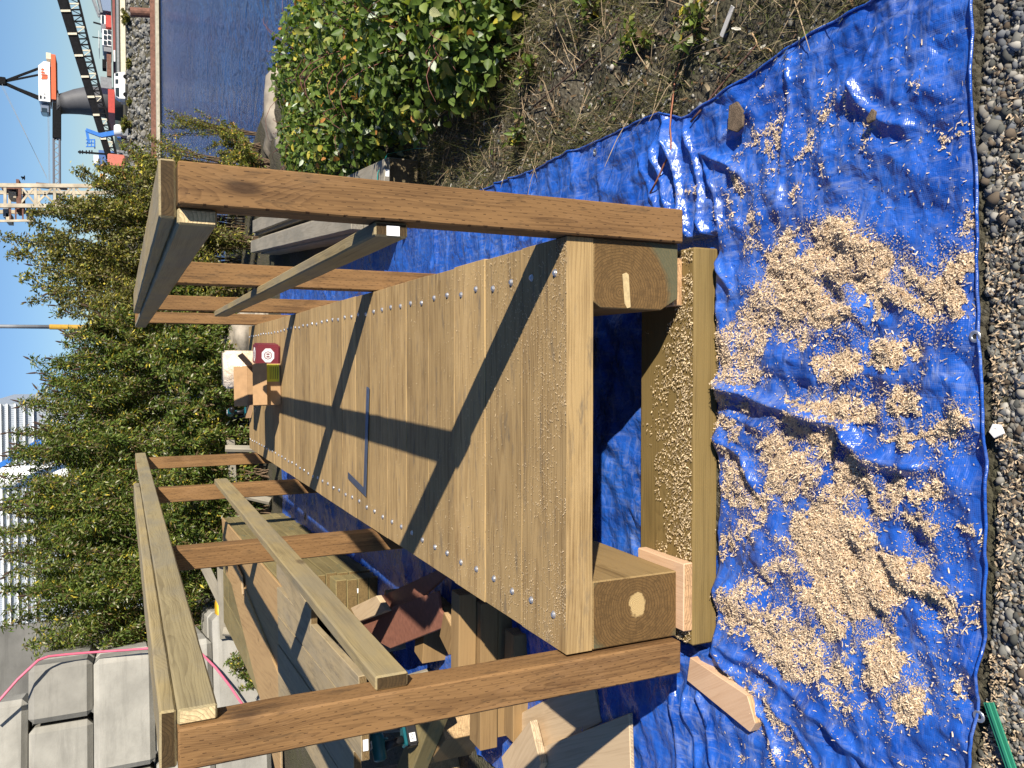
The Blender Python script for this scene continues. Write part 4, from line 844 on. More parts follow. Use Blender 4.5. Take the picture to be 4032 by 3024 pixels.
# ------------------------------------------------------------------ concrete blocks on the left, pink hose, bucket
def conc(name, c):
    b = NB(name); co = b.obj(); rnd = b.n('ShaderNodeObjectInfo').outputs['Random']
    off_ = b.n('ShaderNodeCombineXYZ', X=b.ma('MULTIPLY', rnd, 31.0), Y=b.ma('MULTIPLY', rnd, 17.0), Z=0.0).outputs[0]
    p = b.vm('ADD', co, off_)
    st_ = b.noise(b.vm('MULTIPLY', p, (0.7, 0.7, 5.5)), 1.6, 5, 0.65); bl = b.noise(p, 2.2, 5, 0.6); fi = b.noise(p, 60, 4, 0.6)
    col = b.mix(b.remap(bl, 0.35, 0.65), tuple(v*0.78 for v in c), tuple(v*1.12 for v in c))
    col = b.mix(b.remap(st_, 0.5, 0.72, 0, 0.6), col, tuple(v*0.55 for v in c))
    tone = b.ma('ADD', 0.82, b.ma('MULTIPLY', rnd, 0.36)); col = b.mix(1.0, col, b.n('ShaderNodeCombineXYZ', X=tone, Y=tone, Z=tone).outputs[0], 'MULTIPLY')
    b.bsdf(col, 0.9, b.ma('ADD', fi, bl), 0.35, 0.006, spec=0.2); return b.m
M_conc = conc('cast concrete', (0.32, 0.305, 0.265))
A0 = R(11.5); bx, by = Vector((math.cos(A0), math.sin(A0), 0)), Vector((-math.sin(A0), math.cos(A0), 0)); C0 = Vector((-3.02, 7.70, 0))
def cblock(i0, l, row, dep=0.0, lb='', d=0.6):
    z0 = -0.335+0.601*row; o = MB().box((-l+0.020, 0, 0), (-0.020, d, 0.592)).build('concrete_block', M_conc, None, 0.055, seg=1)
    jr = random.Random(row*7+int(i0*10)); o.location = C0 + bx*i0 + by*(dep+jr.uniform(-0.03, 0.03)) + Vector((0, 0, z0)); o.rotation_euler = (0, 0, A0+R(jr.uniform(-1.5, 1.5))); tag(o, lb, 'concrete block', 'stacked concrete blocks'); return o
for (i0, l, row, dep, lb) in ((0.30, 1.2, 0, -0.02, 'concrete block in the bottom row at the right corner of the wall'), (-0.905, 1.2, 0, -0.02, 'concrete block in the bottom row at the picture edge'), (0.06, 1.2, 1, 0.0, 'concrete block in the second row from the ground at the wall corner'), (-1.145, 1.2, 1, 0.0, 'concrete block in the second row from the ground beside the picture edge'),
     (0.0, 1.2, 2, 0.01, 'long stained grey concrete block under the upper short block, hose across its edge'), (-1.205, 1.2, 2, 0.01, 'concrete block left of the long stained grey one'), (0.02, 0.62, 3, 0.0, 'short concrete block at the upper corner with the pink hose over it'), (-0.605, 1.2, 3, 0.0, 'concrete block left of the short upper corner block'),
     (-0.30, 1.2, 4, 0.05, 'topmost concrete block set back from the wall corner')):
    cblock(i0, l, row, dep, lb)
for row, lb in ((0, 'bottom'), (1, 'second'), (2, 'third'), (3, 'fourth')):   # the return of the wall, running away from the corner
    o = cblock((0.30, 0.06, 0.0, 0.02)[row], 0.6, row, 0.62 if row != 0 else 0.60, 'concrete block behind the corner block in the %s row, leaves over it' % lb, 1.2)
o = MB().box((-6, 0, -0.4), (2.2, 0.3, 3.2)).build('concrete_wall', conc('grey concrete wall', (0.17, 0.165, 0.15)), None, 0.02, loc=C0+bx*-2.0+by*3.4, rot=(0, 0, A0)); tag(o, 'grey concrete wall behind the stacked blocks', 'wall')
hp = [ony(-80,2830,7.4), ony(0,2755,7.42), ony(70,2675,7.46), ony(150,2600,7.52), ony(190,2585,7.56), ony(260,2577,7.60), ony(370,2568,7.62), ony(480,2561,7.62), ony(600,2552,7.60), ony(700,2556,7.58), ony(790,2570,7.55), ony(850,2630,7.48), ony(905,2700,7.40), ony(945,2760,7.34), ony(1010,2840,7.28)]
o = MB().tube(hp, 0.013, 8).build('hose', plain('pink hose', (0.62, 0.13, 0.20), 0.45), smooth=True); tag(o, 'pink hose draped over the corner of the concrete blocks', 'hose')
bk = empty('yellow_bucket', (-2.78, 7.95, G), 'yellow bucket partly hidden beside the concrete blocks', 'bucket')
M_buck = plain('yellow plastic', (0.75, 0.42, 0.03), 0.4)
MB().lathe([(0.13, 0.0), (0.16, 0.66), (0.172, 0.665), (0.172, 0.72), (0.16, 0.725)], 24).build('pail', M_buck, bk, smooth=True)
MB().tube([(0.17*math.cos(t), 0.0, 0.69+0.0*t-0.16*math.sin(t)) for t in [math.pi*k/12 for k in range(13)]], 0.004, 6).build('handle', M_zinc, bk)

# ------------------------------------------------------------------ stones of the gravel
M_stone = tint_mat('gravel stone', 0.9)
def stone_mat():
    b = NB('pebble'); co = b.obj(); rnd = b.n('ShaderNodeObjectInfo').outputs['Random']
    c = b.ramp(rnd, [(0.0, (0.09, 0.09, 0.083)), (0.3, (0.18, 0.175, 0.155)), (0.6, (0.26, 0.24, 0.20)), (0.85, (0.16, 0.17, 0.175)), (1.0, (0.36, 0.34, 0.30))])
    c = b.mix(b.remap(b.noise(co, 90, 4), 0.35, 0.7, 0, 0.5), c, (0.09, 0.085, 0.07)); b.bsdf(c, 0.85, b.noise(co, 160, 4), 0.5, 0.003, spec=0.25); return b.m
M_peb = stone_mat()
def stone_geo(seed, sub=1):
    bm = bmesh.new(); bmesh.ops.create_icosphere(bm, subdivisions=sub, radius=1.0); r = random.Random(seed)
    s_ = (r.uniform(0.8, 1.25), r.uniform(0.65, 0.95), r.uniform(0.45, 0.7)); o_ = Vector((r.uniform(0, 50), r.uniform(0, 50), 0))
    for v in bm.verts:
        n_ = mnoise.noise(v.co*1.3+o_); v.co = Vector((v.co.x*s_[0], v.co.y*s_[1], v.co.z*s_[2]))*(1+0.5*n_+r.uniform(-0.20, 0.20))
    V = np.array([v.co[:] for v in bm.verts]); bm.verts.index_update(); F = np.array([[v.index for v in f.verts] for f in bm.faces]); bm.free(); return V, F
SG = [stone_geo(k) for k in range(8)]
def stone_stuff(name, P, S_, seed, parent, cols, mat):
    r = np.random.default_rng(seed); Vs, Fs, Cs = [], [], []; k0 = 0
    for k, (V, F) in enumerate(SG):
        idx = np.where(np.arange(len(P)) % len(SG) == k)[0]; n = len(idx)
        if not n: continue
        a = r.uniform(0, 2*np.pi, n); ca, sa = np.cos(a)[:, None], np.sin(a)[:, None]; s_ = S_[idx][:, None]
        W = np.stack([(V[None, :, 0]*ca - V[None, :, 1]*sa)*s_, (V[None, :, 0]*sa+V[None, :, 1]*ca)*s_, V[None, :, 2]*s_], -1) + P[idx][:, None]
        Vs.append(W.reshape(-1, 3)); Fs.append((F[None]+(np.arange(n)*len(V))[:, None, None]+k0).reshape(-1, 3)); k0 += n*len(V)
        c = cols[r.integers(0, len(cols), n)]*r.uniform(0.7, 1.3, (n, 1)); Cs.append(np.repeat(np.concatenate([c, np.ones((n, 1))], 1)[:, None], len(V), 1).reshape(-1, 4))
    return fast_mesh(name, np.concatenate(Vs), np.concatenate(Fs).ravel(), 3, mat, parent, False, np.concatenate(Cs))
gr_ = np.random.default_rng(17)
STC = np.array([(0.08,0.08,0.07),(0.15,0.145,0.125),(0.22,0.20,0.165),(0.13,0.135,0.14),(0.30,0.28,0.24),(0.11,0.085,0.06)])
def bank_pts(n, r):
    """points on open ground in front of and right of the tarp"""
    a = r.uniform(-1.6, 2.6, n*4); b_ = r.uniform(-1.7, 3.6, n*4)
    tarp_in = (b_ > tarp_near(np.clip(a, -1.2, 1.1))-0.004) & (a < tarp_right(b_)+0.006)
    ok = ~tarp_in & ((a > 0.9) | (b_ < -0.85)); w_ = np.where(b_ < -0.86, 1.0, 0.55); ok &= r.uniform(0, 1, n*4) < w_
    a, b_ = a[ok][:n], b_[ok][:n]; n *= 2; a2 = r.uniform(-1.0, 1.25, n//2); b2 = tarp_near(np.clip(a2, -1.2, 1.1)) - 0.006 - r.uniform(0, 0.2, n//2); return np.concatenate([a, a2]), np.concatenate([b_, b2])
a, b_ = bank_pts(12000, gr_); S_ = gr_.gamma(2.0, 0.0022, len(a))+0.0025; S_ = np.where(b_ < -0.86, S_*0.85, S_*0.75)
stone_stuff('small_stones', np.stack([a, b_, ground_h(a, b_)+S_*0.15], -1), S_, 3, ground, STC, M_stone)['kind'] = 'stuff'
# the three hundred largest show as stones of their own
pm = []
for k in range(8):
    V, F = stone_geo(100+k); me = bpy.data.meshes.new('stone'); me.from_pydata([tuple(v) for v in V], [], [tuple(f) for f in F]); me.materials.append(M_peb); pm.append(me)
for k in range(300):
    if k < 170: x_, y_ = random.uniform(-0.95, 1.1), float(tarp_near(0))-random.uniform(0.015, 0.16)
    else:
        y_ = random.uniform(-0.8, 2.3); x_ = float(tarp_right(y_))+0.02+random.random()**1.6*0.9
    if k < 170: y_ = float(tarp_near(x_))-random.uniform(0.014, 0.15)
    s_ = 0.0040+0.0110*random.random()**2.5 if k < 170 else random.uniform(0.004, 0.010)
    o = bpy.data.objects.new('stone', pm[k % 8]); link(o, ground); o.location = (x_, y_, float(ground_h(x_, y_))+s_*0.25); o.scale = (s_,)*3; o.rotation_euler = (random.uniform(-.3, .3), random.uniform(-.3, .3), random.uniform(0, 6.28))
# shavings that missed the tarp
n = 2600; a = gr_.uniform(-0.95, 0.75, n); b_ = tarp_near(a) - 0.012 - gr_.exponential(0.05, n)
k_ = fbm(a*9, b_*9, 77, 2) > 0.40; a, b_ = a[k_], b_[k_]
flakes('wood_shavings', np.stack([a, b_, ground_h(a, b_)+0.008+gr_.uniform(0, .008, len(a))], -1), gr_.uniform(0.005, 0.013, len(a)), gr_.uniform(0.002, 0.004, len(a)), 0.1, 0.5, (0.56, 0.42, 0.27), M_chip, None, 12)
tag(bpy.data.objects['wood_shavings.003'], 'wood shavings fallen on the gravel in front of the tarp hem', 'shavings', kind='stuff')
o = MB().prism([(0, -0.012), (0.02, -0.016), (0.032, -0.002), (0.022, 0.014), (0.004, 0.012)], 0, 0.004).build('shell_fragment', plain('white shell', (0.75, 0.72, 0.68), 0.5), None, 0.001, loc=onz(3940, 1720, G+0.02), rot=(0.15, 0.1, 0.7)); tag(o, 'white broken shell lying on the gravel beyond the tarp hem', 'shell')
p_ = onz(2865, 85, float(ground_h(1.15, 0.05))+0.02)
o = MB().box((-0.045, -0.010, 0), (0.045, 0.010, 0.004)).build('wood_splinter', plain('bleached wood', (0.55, 0.53, 0.49), 0.8), None, 0.001, loc=p_, rot=(0.1, 0.05, R(140))); tag(o, 'bleached flat splinter lying on the bank right of the tarp', 'wood scrap')

# ------------------------------------------------------------------ leaves
def leaf_arrays(P, X, N, L, Wd, shape='lance', fold=0.25, droop=0.15):
    """leaf blades: P base points, X along, N up; returns verts (n,k,3) and faces"""
    n = len(P); Y = np.cross(N, X); Y /= np.linalg.norm(Y, axis=1)[:, None]+1e-9; N = np.cross(X, Y)
    if shape == 'lance':
        prof = [(0, 0, 0), (0.42, 0.5, 1), (0.42, -0.5, 1), (1.0, 0, 0), (0.42, 0, 0)]; F = np.array([[0, 4, 1], [0, 2, 4], [1, 4, 3], [4, 2, 3]])
    elif shape == 'blade':
        prof = [(0, 0, 0), (0.45, 0.5, 1), (1.0, 0, 0), (0.45, -0.5, 1)]; F = np.array([[0, 2, 1], [0, 3, 2]])
    else:
        prof = [(0, 0, 0), (0.22, 0.40, .8), (0.55, 0.50, 1), (0.82, 0.28, .6), (1.0, 0, 0), (0.82, -0.28, .6), (0.55, -0.50, 1), (0.22, -0.40, .8), (0.5, 0, 0)]
        F = np.array([[8, i, (i+1) % 8] for i in range(8)])
    V = np.zeros((n, len(prof), 3))
    for k, (t, s_, u) in enumerate(prof):
        V[:, k] = P + X*(t*L)[:, None] + Y*(s_*Wd)[:, None] + N*((u*fold*Wd*0.5) - droop*L*t*t)[:, None]
    return V, F
def foliage(name, V, F, cols, mat, parent=None):
    n, k = V.shape[:2]; FF = (F[None]+(np.arange(n)*k)[:, None, None]).reshape(-1)
    C = np.repeat(np.concatenate([cols, np.ones((n, 1))], 1)[:, None], k, 1).reshape(-1, 4)
    o = fast_mesh(name, V.reshape(-1, 3), FF, 3, mat, parent, False, C); o['kind'] = 'stuff'; return o
M_leaf = tint_mat('leaf blade', 0.5, 0.45, 0.35); M_bark = plain('brown stem', (0.13, 0.085, 0.05), 0.85); M_head = plain('dry seed head', (0.055, 0.032, 0.02), 0.95)
PAL = {'green': (np.array([(0.075,0.120,0.020),(0.105,0.145,0.028),(0.140,0.175,0.038),(0.060,0.090,0.020),(0.20,0.21,0.045),(0.48,0.38,0.05),(0.38,0.37,0.25),(0.15,0.105,0.05)]), [.19,.20,.17,.13,.11,.045,.055,.10]),
       'olive': (np.array([(0.115,0.125,0.030),(0.160,0.150,0.045),(0.105,0.085,0.035),(0.23,0.22,0.05),(0.48,0.40,0.06),(0.34,0.31,0.17),(0.08,0.11,0.02)]), [.22,.20,.22,.14,.06,.06,.10]),
       'yellow': (np.array([(0.16,0.18,0.035),(0.24,0.23,0.05),(0.10,0.13,0.028),(0.46,0.37,0.05),(0.36,0.19,0.07),(0.14,0.105,0.05)]), [.26,.18,.25,.07,.04,.20])}
lr = np.random.default_rng(23)
def shrub(name, label, cx, cy, zg, ztop, rad, nstem, nleaf, pal, leaf=(0.085, 0.022), heads=0, group=None, droop=0.35, sparse_top=0.0, cat='shrub', bare=0.15):
    """many-stemmed shrub: arching stems from one base, leaves in pairs along them, seed heads at the tips"""
    root = empty(name, (cx, cy, zg), label, cat, group); H = ztop-zg
    stems = MB(); curves = []
    for k in range(nstem):
        a = lr.uniform(0, 2*np.pi); rr = rad*np.sqrt(lr.uniform(0.02, 1)); h = H*(1-0.34*(rr/rad)**2)*lr.uniform(0.78, 1.0)
        tip = np.array([rr*np.cos(a), rr*np.sin(a), h]); mid = np.array([tip[0]*0.32, tip[1]*0.32, h*0.58]) + lr.normal(0, 0.05*rad, 3)
        b0 = np.array([lr.normal(0, 0.10*rad), lr.normal(0, 0.10*rad), 0.0]); curves.append((b0, mid, tip))
        stems.tube([b0, (b0+mid)/2*0.5+mid*0.25+b0*0.25, mid, (mid+tip)/2+(mid-b0)*0.04, tip], [0.010, 0.008, 0.007, 0.004, 0.002], 4, cap=False)
    stems.build('stems', M_bark, root)
    ci = lr.integers(0, nstem, nleaf); nleaf = int(nleaf*3.0); ci = lr.integers(0, nstem, nleaf); t = bare + (1-bare)*lr.beta(1.8, 0.95, nleaf)
    B0 = np.array([c[0] for c in curves])[ci]; Mi = np.array([c[1] for c in curves])[ci]; Ti = np.array([c[2] for c in curves])[ci]; tt = t[:, None]
    P = (1-tt)**2*B0 + 2*tt*(1-tt)*(2*Mi-0.5*B0-0.5*Ti) + tt**2*Ti
    side = lr.normal(0, 1, (nleaf, 3)); side[:, 2] *= 0.5; side /= np.linalg.norm(side, axis=1)[:, None]
    P = P + side*(np.abs(lr.normal(0, 0.16, nleaf))*rad*0.9*np.clip(1.2-t, 0.32, 1))[:, None]
    P[:, 2] = np.maximum(P[:, 2], 0.02)
    X = side*0.8 + lr.normal(0, 0.35, (nleaf, 3)); X[:, 2] -= droop*lr.uniform(0, 1.6, nleaf)-0.15; X /= np.linalg.norm(X, axis=1)[:, None]
    N = lr.normal(0, 0.55, (nleaf, 3)); N[:, 2] += 0.9; N /= np.linalg.norm(N, axis=1)[:, None]
    L = leaf[0]*0.72*lr.uniform(0.45, 1.35, nleaf); Wd = leaf[1]*0.85*lr.uniform(0.6, 1.4, nleaf)
    V, F = leaf_arrays(P, X, N, L, Wd, 'blade')
    cols, pr = PAL[pal]; c = cols[lr.choice(len(cols), nleaf, p=np.array(pr)/sum(pr))]*lr.uniform(0.85, 1.95, (nleaf, 1))
    foliage('leaves', V, F, c, M_leaf, root)
    if heads:
        hm = MB()
        idx = sorted(range(nstem), key=lambda k: -curves[k][2][2])[:heads]
        for k in idx:
            tip = Vector(curves[k][2]); d = (Vector(curves[k][2])-Vector(curves[k][1])).normalized(); d = (d+Vector((lr.normal(0, .25), lr.normal(0, .25), 0.1))).normalized()
            for j in range(lr.integers(1, 3)):
                dj = (d+Vector((lr.normal(0, .3), lr.normal(0, .3), 0))).normalized(); l = lr.uniform(0.07, 0.14); p0 = tip+dj*0.01-d*0.1*j
                hm.tube([p0, p0+dj*l*0.25, p0+dj*l*0.6, p0+dj*l], [0.006, 0.014, 0.011, 0.002], 6)
        hm.build('seed_heads', M_head, root)['kind'] = 'stuff'
    return root
def px_shrub(name, label, ypx, Y, vtop, rad, nstem, nleaf, pal, **k):
    p = ony(vtop, ypx, Y); zg = float(ground_h(p.x, Y)); return shrub(name, label, p.x, Y, zg, p.z, rad, nstem, nleaf, pal, **k)
BG = 'bushes behind the far end of the footbridge'
px_shrub('bush', 'yellowing bush at the water end of the row, right of the tall sparse one', 690, 11.0, 340, 0.70, 26, 3000, 'yellow', leaf=(0.07, 0.030), group=BG)
px_shrub('bush', 'tall olive bush in front of the pale lattice tower', 830, 11.4, 90, 0.85, 30, 5600, 'olive', leaf=(0.075, 0.030), group=BG)
px_shrub('bush', 'tallest sparse bush reaching the top of the picture right of the grey mast', 1000, 12.0, -90, 0.95, 34, 5200, 'olive', leaf=(0.085, 0.036), group=BG, sparse_top=1)
px_shrub('bush', 'tall brownish bush between the tallest one and the grey mast', 1120, 11.2, 70, 0.85, 34, 5600, 'olive', leaf=(0.08, 0.028), heads=6, group=BG)
px_shrub('bush', 'lower bush right under the grey mast', 1265, 10.6, 215, 0.75, 28, 5200, 'olive', heads=8, group=BG)
px_shrub('bush', 'bush left of the grey mast with dark seed heads', 1400, 10.3, 160, 0.75, 30, 5600, 'green', heads=14, group=BG)
px_shrub('bush', 'green bush with many dark seed heads against the blue sky', 1530, 10.5, 40, 0.85, 32, 6200, 'green', heads=18, group=BG)
px_shrub('bush', 'green bush in front of the right end of the grey shed', 1680, 10.5, -30, 0.95, 32, 6400, 'green', heads=14, group=BG)
px_shrub('bush', 'green bush in front of the blue boom', 1830, 10.0, -30, 0.95, 32, 6400, 'green', heads=10, group=BG)
px_shrub('bush', 'large green bush in front of the white tank', 1985, 9.8, -80, 0.95, 34, 6800, 'green', heads=8, group=BG)
px_shrub('bush', 'large green bush left of the white tank, above the left handrail', 2140, 9.5, -90, 0.85, 34, 6800, 'green', heads=6, group=BG)
px_shrub('bush', 'dense green bush next to the concrete blocks, towards the bridge', 2290, 9.2, -40, 0.80, 32, 6400, 'green', heads=4, group=BG)
px_shrub('bush', 'green bush hanging over the corner of the concrete blocks', 2410, 9.3, -80, 0.85, 32, 6200, 'green', heads=2, group=BG)
px_shrub('bush', 'outermost low bush spilling over the top concrete block', 2530, 9.3, 30, 0.62, 22, 3400, 'green', group=BG)
px_shrub('bush', 'rear bush between the grey shed end and the blue boom', 1755, 10.9, -60, 0.85, 30, 4600, 'green', heads=6, group=BG)
px_shrub('bush', 'rear bush between the blue boom and the white tank', 1910, 10.7, -90, 0.85, 30, 4600, 'green', heads=6, group=BG)
px_shrub('bush', 'rear bush just left of the white tank', 2070, 10.4, -150, 0.85, 30, 4600, 'olive', heads=4, group=BG)
px_shrub('bush', 'rear bush before the left end of the grey shed', 2220, 10.2, -150, 0.85, 30, 4600, 'olive', heads=4, group=BG)
LOWG = 'low growth in front of the bushes'
LOWL = ('low brownish growth seen between the right handrail posts', 'low growth behind the right handrail, near the far timbers', 'low green growth behind the far right corner post', 'low green growth behind the maroon carton', 'low green growth behind the open carton', 'low green growth behind the small drill', 'low green growth behind the far left corner post', 'low green growth behind the left handrail end', 'low green growth between left handrail and grey trestle', 'low green growth by the grey trestle')
for k, (yp, Y, vt, pal) in enumerate(((760, 10.2, 470, 'olive'), (930, 9.9, 500, 'olive'), (1090, 9.6, 500, 'olive'), (1260, 9.5, 520, 'green'), (1420, 9.3, 560, 'green'), (1580, 9.2, 560, 'green'), (1740, 9.2, 560, 'green'), (1900, 9.1, 540, 'green'), (2060, 8.9, 520, 'green'), (2220, 8.7, 480, 'green'))):
    px_shrub('low_bush', LOWL[k], yp, Y, vt, 0.62, 26, 3400, pal, leaf=(0.095, 0.026), group=LOWG, bare=0.05)
for k, (yp, Y, vt, rad, lb) in enumerate(((600, 11.6, 440, 0.55, 'straggly yellow shrub on the bank above the water, beside the right cap rail'), (480, 13.0, 560, 0.35, 'thin dry shrub on the bank edge in front of the water'), (560, 9.6, 830, 0.40, 'dry grassy tuft on the bank beside the pale rocks'), (640, 8.8, 900, 0.45, 'green weedy tuft between the pale rocks and the long beams'))):
    px_shrub('bank_shrub', lb, yp, Y, vt, rad, 20, 900 if k != 3 else 1500, 'yellow', leaf=(0.06, 0.022), group='shrubs on the bank edge', bare=0.3)

# pale rocks on the bank
M_rock = plain('pale rock', (0.29, 0.25, 0.195), 0.95, 0, 0.4, 5, 0.8)
for k, (px, py, Y, s_, lb) in enumerate(((1120, 490, 8.6, 0.55, 'rounded pale rock at the water side of the bank'), (1190, 590, 8.0, 0.45, 'pale rock between the brambles and the long beams'), (960, 1330, 9.3, 0.30, 'pale rock behind the far right corner of the deck'), (1030, 1260, 9.0, 0.25, 'smaller pale rock at the far right corner post'))):
    p = ony(px, py, Y); V, F = stone_geo(300+k, 3); r = random.Random(k); V = V*s_*(1+0.10*np.array([mnoise.noise(Vector(v)*3.0) for v in V])[:, None])
    o = fast_mesh('rock', V, F.ravel(), 3, M_rock, None, False); o.location = p; tag(o, lb, 'rock', 'pale rocks on the bank')

# ------------------------------------------------------------------ brambles on the right: canes, three hundred leaves of their own, the rest as one mass
PALB = np.array([(0.080,0.130,0.022),(0.110,0.165,0.030),(0.160,0.205,0.045),(0.055,0.090,0.018),(0.24,0.25,0.055),(0.42,0.36,0.05),(0.50,0.55,0.42),(0.45,0.20,0.06)]); PALB = PALB*1.3; PRB = np.array([.26,.26,.18,.14,.06,.04,.04,.02]); PRB = PRB/PRB.sum()
def leaf_obj_mat():
    b = NB('bramble leaf'); rnd = b.n('ShaderNodeObjectInfo').outputs['Random']; x, y, z = sep(b, b.obj())
    c = b.ramp(rnd, [(0.0, PALB[0]), (0.25, PALB[1]), (0.5, PALB[2]), (0.68, PALB[3]), (0.78, PALB[4]), (0.92, PALB[5]), (0.965, PALB[6]), (0.995, PALB[7])])
    c = b.mix(b.remap(b.ma('ABSOLUTE', y), 0.0, 0.03, 0.35, 0.0), c, (0.20, 0.26, 0.09))
    veins = b.ma('SINE', b.ma('MULTIPLY', b.ma('SUBTRACT', x, b.ma('MULTIPLY', b.ma('ABSOLUTE', y), 0.8)), 55.0))
    d = b.n('ShaderNodeBsdfPrincipled'); b.put(d.inputs['Base Color'], c); d.inputs['Roughness'].default_value = 0.45; d.inputs['Specular IOR Level'].default_value = 0.4
    bp = b.n('ShaderNodeBump', Strength=0.4, Distance=0.02, Height=veins); b.t.links.new(bp.outputs[0], d.inputs['Normal'])
    t = b.n('ShaderNodeBsdfTranslucent', Color=b.mix(1.0, c, (1.0, 1.0, 0.45), 'MULTIPLY')); m_ = b.n('ShaderNodeMixShader', Fac=0.35)
    b.t.links.new(d.outputs[0], m_.inputs[1]); b.t.links.new(t.outputs[0], m_.inputs[2]); b.t.links.new(m_.outputs[0], b.out.inputs[0]); return b.m
M_bleaf = leaf_obj_mat(); M_cane = plain('reddish bramble cane', (0.15, 0.055, 0.04), 0.6, 0, 0.3, 30)
leaf_me = []
for k in range(4):
    r = random.Random(k); n_ = 13; vs = []; fs = []
    for i in range(n_):
        t = i/(n_-1); w_ = 0.40*math.sin(math.pi*min(1, t**0.75))**0.8*(1-0.25*t)+0.0; w_ *= 1+0.10*((i % 2)*2-1)*(0 < i < n_-1)
        zz = -0.18*t*t+0.02*math.sin(t*9+k); vs += [(t, -w_, zz+w_*0.30), (t, 0, zz), (t, w_, zz+w_*0.30)]
        if i: b0 = (i-1)*3; fs += [(b0, b0+1, b0+4, b0+3), (b0+1, b0+2, b0+5, b0+4)]
    me = bpy.data.meshes.new('leaf'); me.from_pydata(vs, [], fs); me.materials.append(M_bleaf); me.polygons.foreach_set('use_smooth', [True]*len(me.polygons)); leaf_me.append(me)
BR = [(1.86, 1.75, 0.42, 0.42, 'low bramble spilling towards the tarp hem'), (2.20, 1.50, 0.45, 0.46, 'low bramble over the gravel below the picture edge'), (1.95, 2.35, 0.50, 0.62, 'bramble nearest the tarp on the right, big leaves in the sun'), (2.55, 2.05, 0.55, 0.62, 'bramble at the picture edge above the gravel'), (1.92, 3.35, 0.45, 0.52, 'bramble beside the ribbed end of the grey beam'), (2.30, 3.15, 0.60, 0.70, 'bramble in the middle of the thicket'),
      (2.95, 3.05, 0.55, 0.66, 'bramble at the picture edge with a reddish cane rising over the water'), (1.95, 4.30, 0.55, 0.55, 'bramble behind the middle one, towards the pale rocks'), (2.70, 4.25, 0.60, 0.62, 'bramble at the back of the thicket against the water'), (2.10, 5.40, 0.50, 0.45, 'small bramble at the back beside the grey beams'), (2.85, 5.6, 0.6, 0.50, 'low bramble farthest back above the water')]
nb = 300//len(BR)+1; left = 300
for k, (x_, y_, rad, H, lb) in enumerate(BR):
    zg = float(ground_h(x_, y_)); root = empty('bramble', (x_, y_, zg), lb, 'bramble', 'brambles on the bank right of the footbridge')
    canes = []
    for j in range(12):
        a = random.uniform(0, 6.28); rr = rad*random.uniform(0.6, 1.25); h = H*random.uniform(0.6, 1.05)
        if k == 6 and j == 0: a, rr, h = 2.2, 0.55, 0.86
        pts = [Vector((random.gauss(0, 0.06), random.gauss(0, 0.06), 0))]
        for i in range(1, 8):
            t = i/7; pts.append(Vector((rr*t*math.cos(a+0.3*t), rr*t*math.sin(a+0.3*t), h*math.sin(min(1.0, t*1.05)*math.pi*0.62)*1.02)))
        MB().tube(pts, [0.0042-0.0004*i for i in range(8)], 6).build('cane', M_cane, root, smooth=True); canes.append(pts)
    n = 1500; ai = lr.uniform(0, 2*np.pi, n); rr = rad*1.12*np.sqrt(lr.uniform(0, 1, n)); dome = H*(1-0.75*(rr/(rad*1.15))**2.2)
    zz = dome*(1-np.abs(lr.normal(0, 0.28, n))); zz = np.clip(zz, 0.015, None)
    P = np.stack([rr*np.cos(ai), rr*np.sin(ai), zz], -1) + lr.normal(0, 0.02, (n, 3)); P[:, 2] = np.maximum(P[:, 2], 0.01)
    X = np.stack([np.cos(ai), np.sin(ai), -0.15*np.ones(n)], -1)*0.6 + lr.normal(0, 0.55, (n, 3)); X /= np.linalg.norm(X, axis=1)[:, None]
    N = np.stack([np.cos(ai)*0.5, np.sin(ai)*0.5, np.ones(n)*0.7], -1) + lr.normal(0, 0.45, (n, 3)) + np.array([0.25, -0.3, 0.1]); N /= np.linalg.norm(N, axis=1)[:, None]
    near = np.argsort(-(P[:, 2] - 0.6*(P[:, 1])))        # outermost towards the viewer
    m = min(nb, left); left -= m; own = near[np.linspace(0, n*0.55, m).astype(int)]
    rest = np.setdiff1d(np.arange(n), own)
    V, F = leaf_arrays(P[rest], X[rest], N[rest], lr.uniform(0.035, 0.075, len(rest)), lr.uniform(0.024, 0.050, len(rest)), 'ovate', 0.35, 0.2)
    c = PALB[lr.choice(len(PALB), len(rest), p=PRB)]*lr.uniform(0.75, 1.25, (len(rest), 1)); foliage('leaves', V, F, c, M_leaf, root)
    for i in own:
        Xi, Ni = Vector(X[i]), Vector(N[i]); Yi = Ni.cross(Xi).normalized(); Ni = Xi.cross(Yi); s_ = random.uniform(0.05, 0.088)
        o = bpy.data.objects.new('leaf', leaf_me[i % 4]); link(o, root); o.matrix_basis = Matrix(((Xi.x*s_, Yi.x*s_, Ni.x*s_, P[i, 0]), (Xi.y*s_, Yi.y*s_, Ni.y*s_, P[i, 1]), (Xi.z*s_, Yi.z*s_, Ni.z*s_, P[i, 2]), (0, 0, 0, 1)))
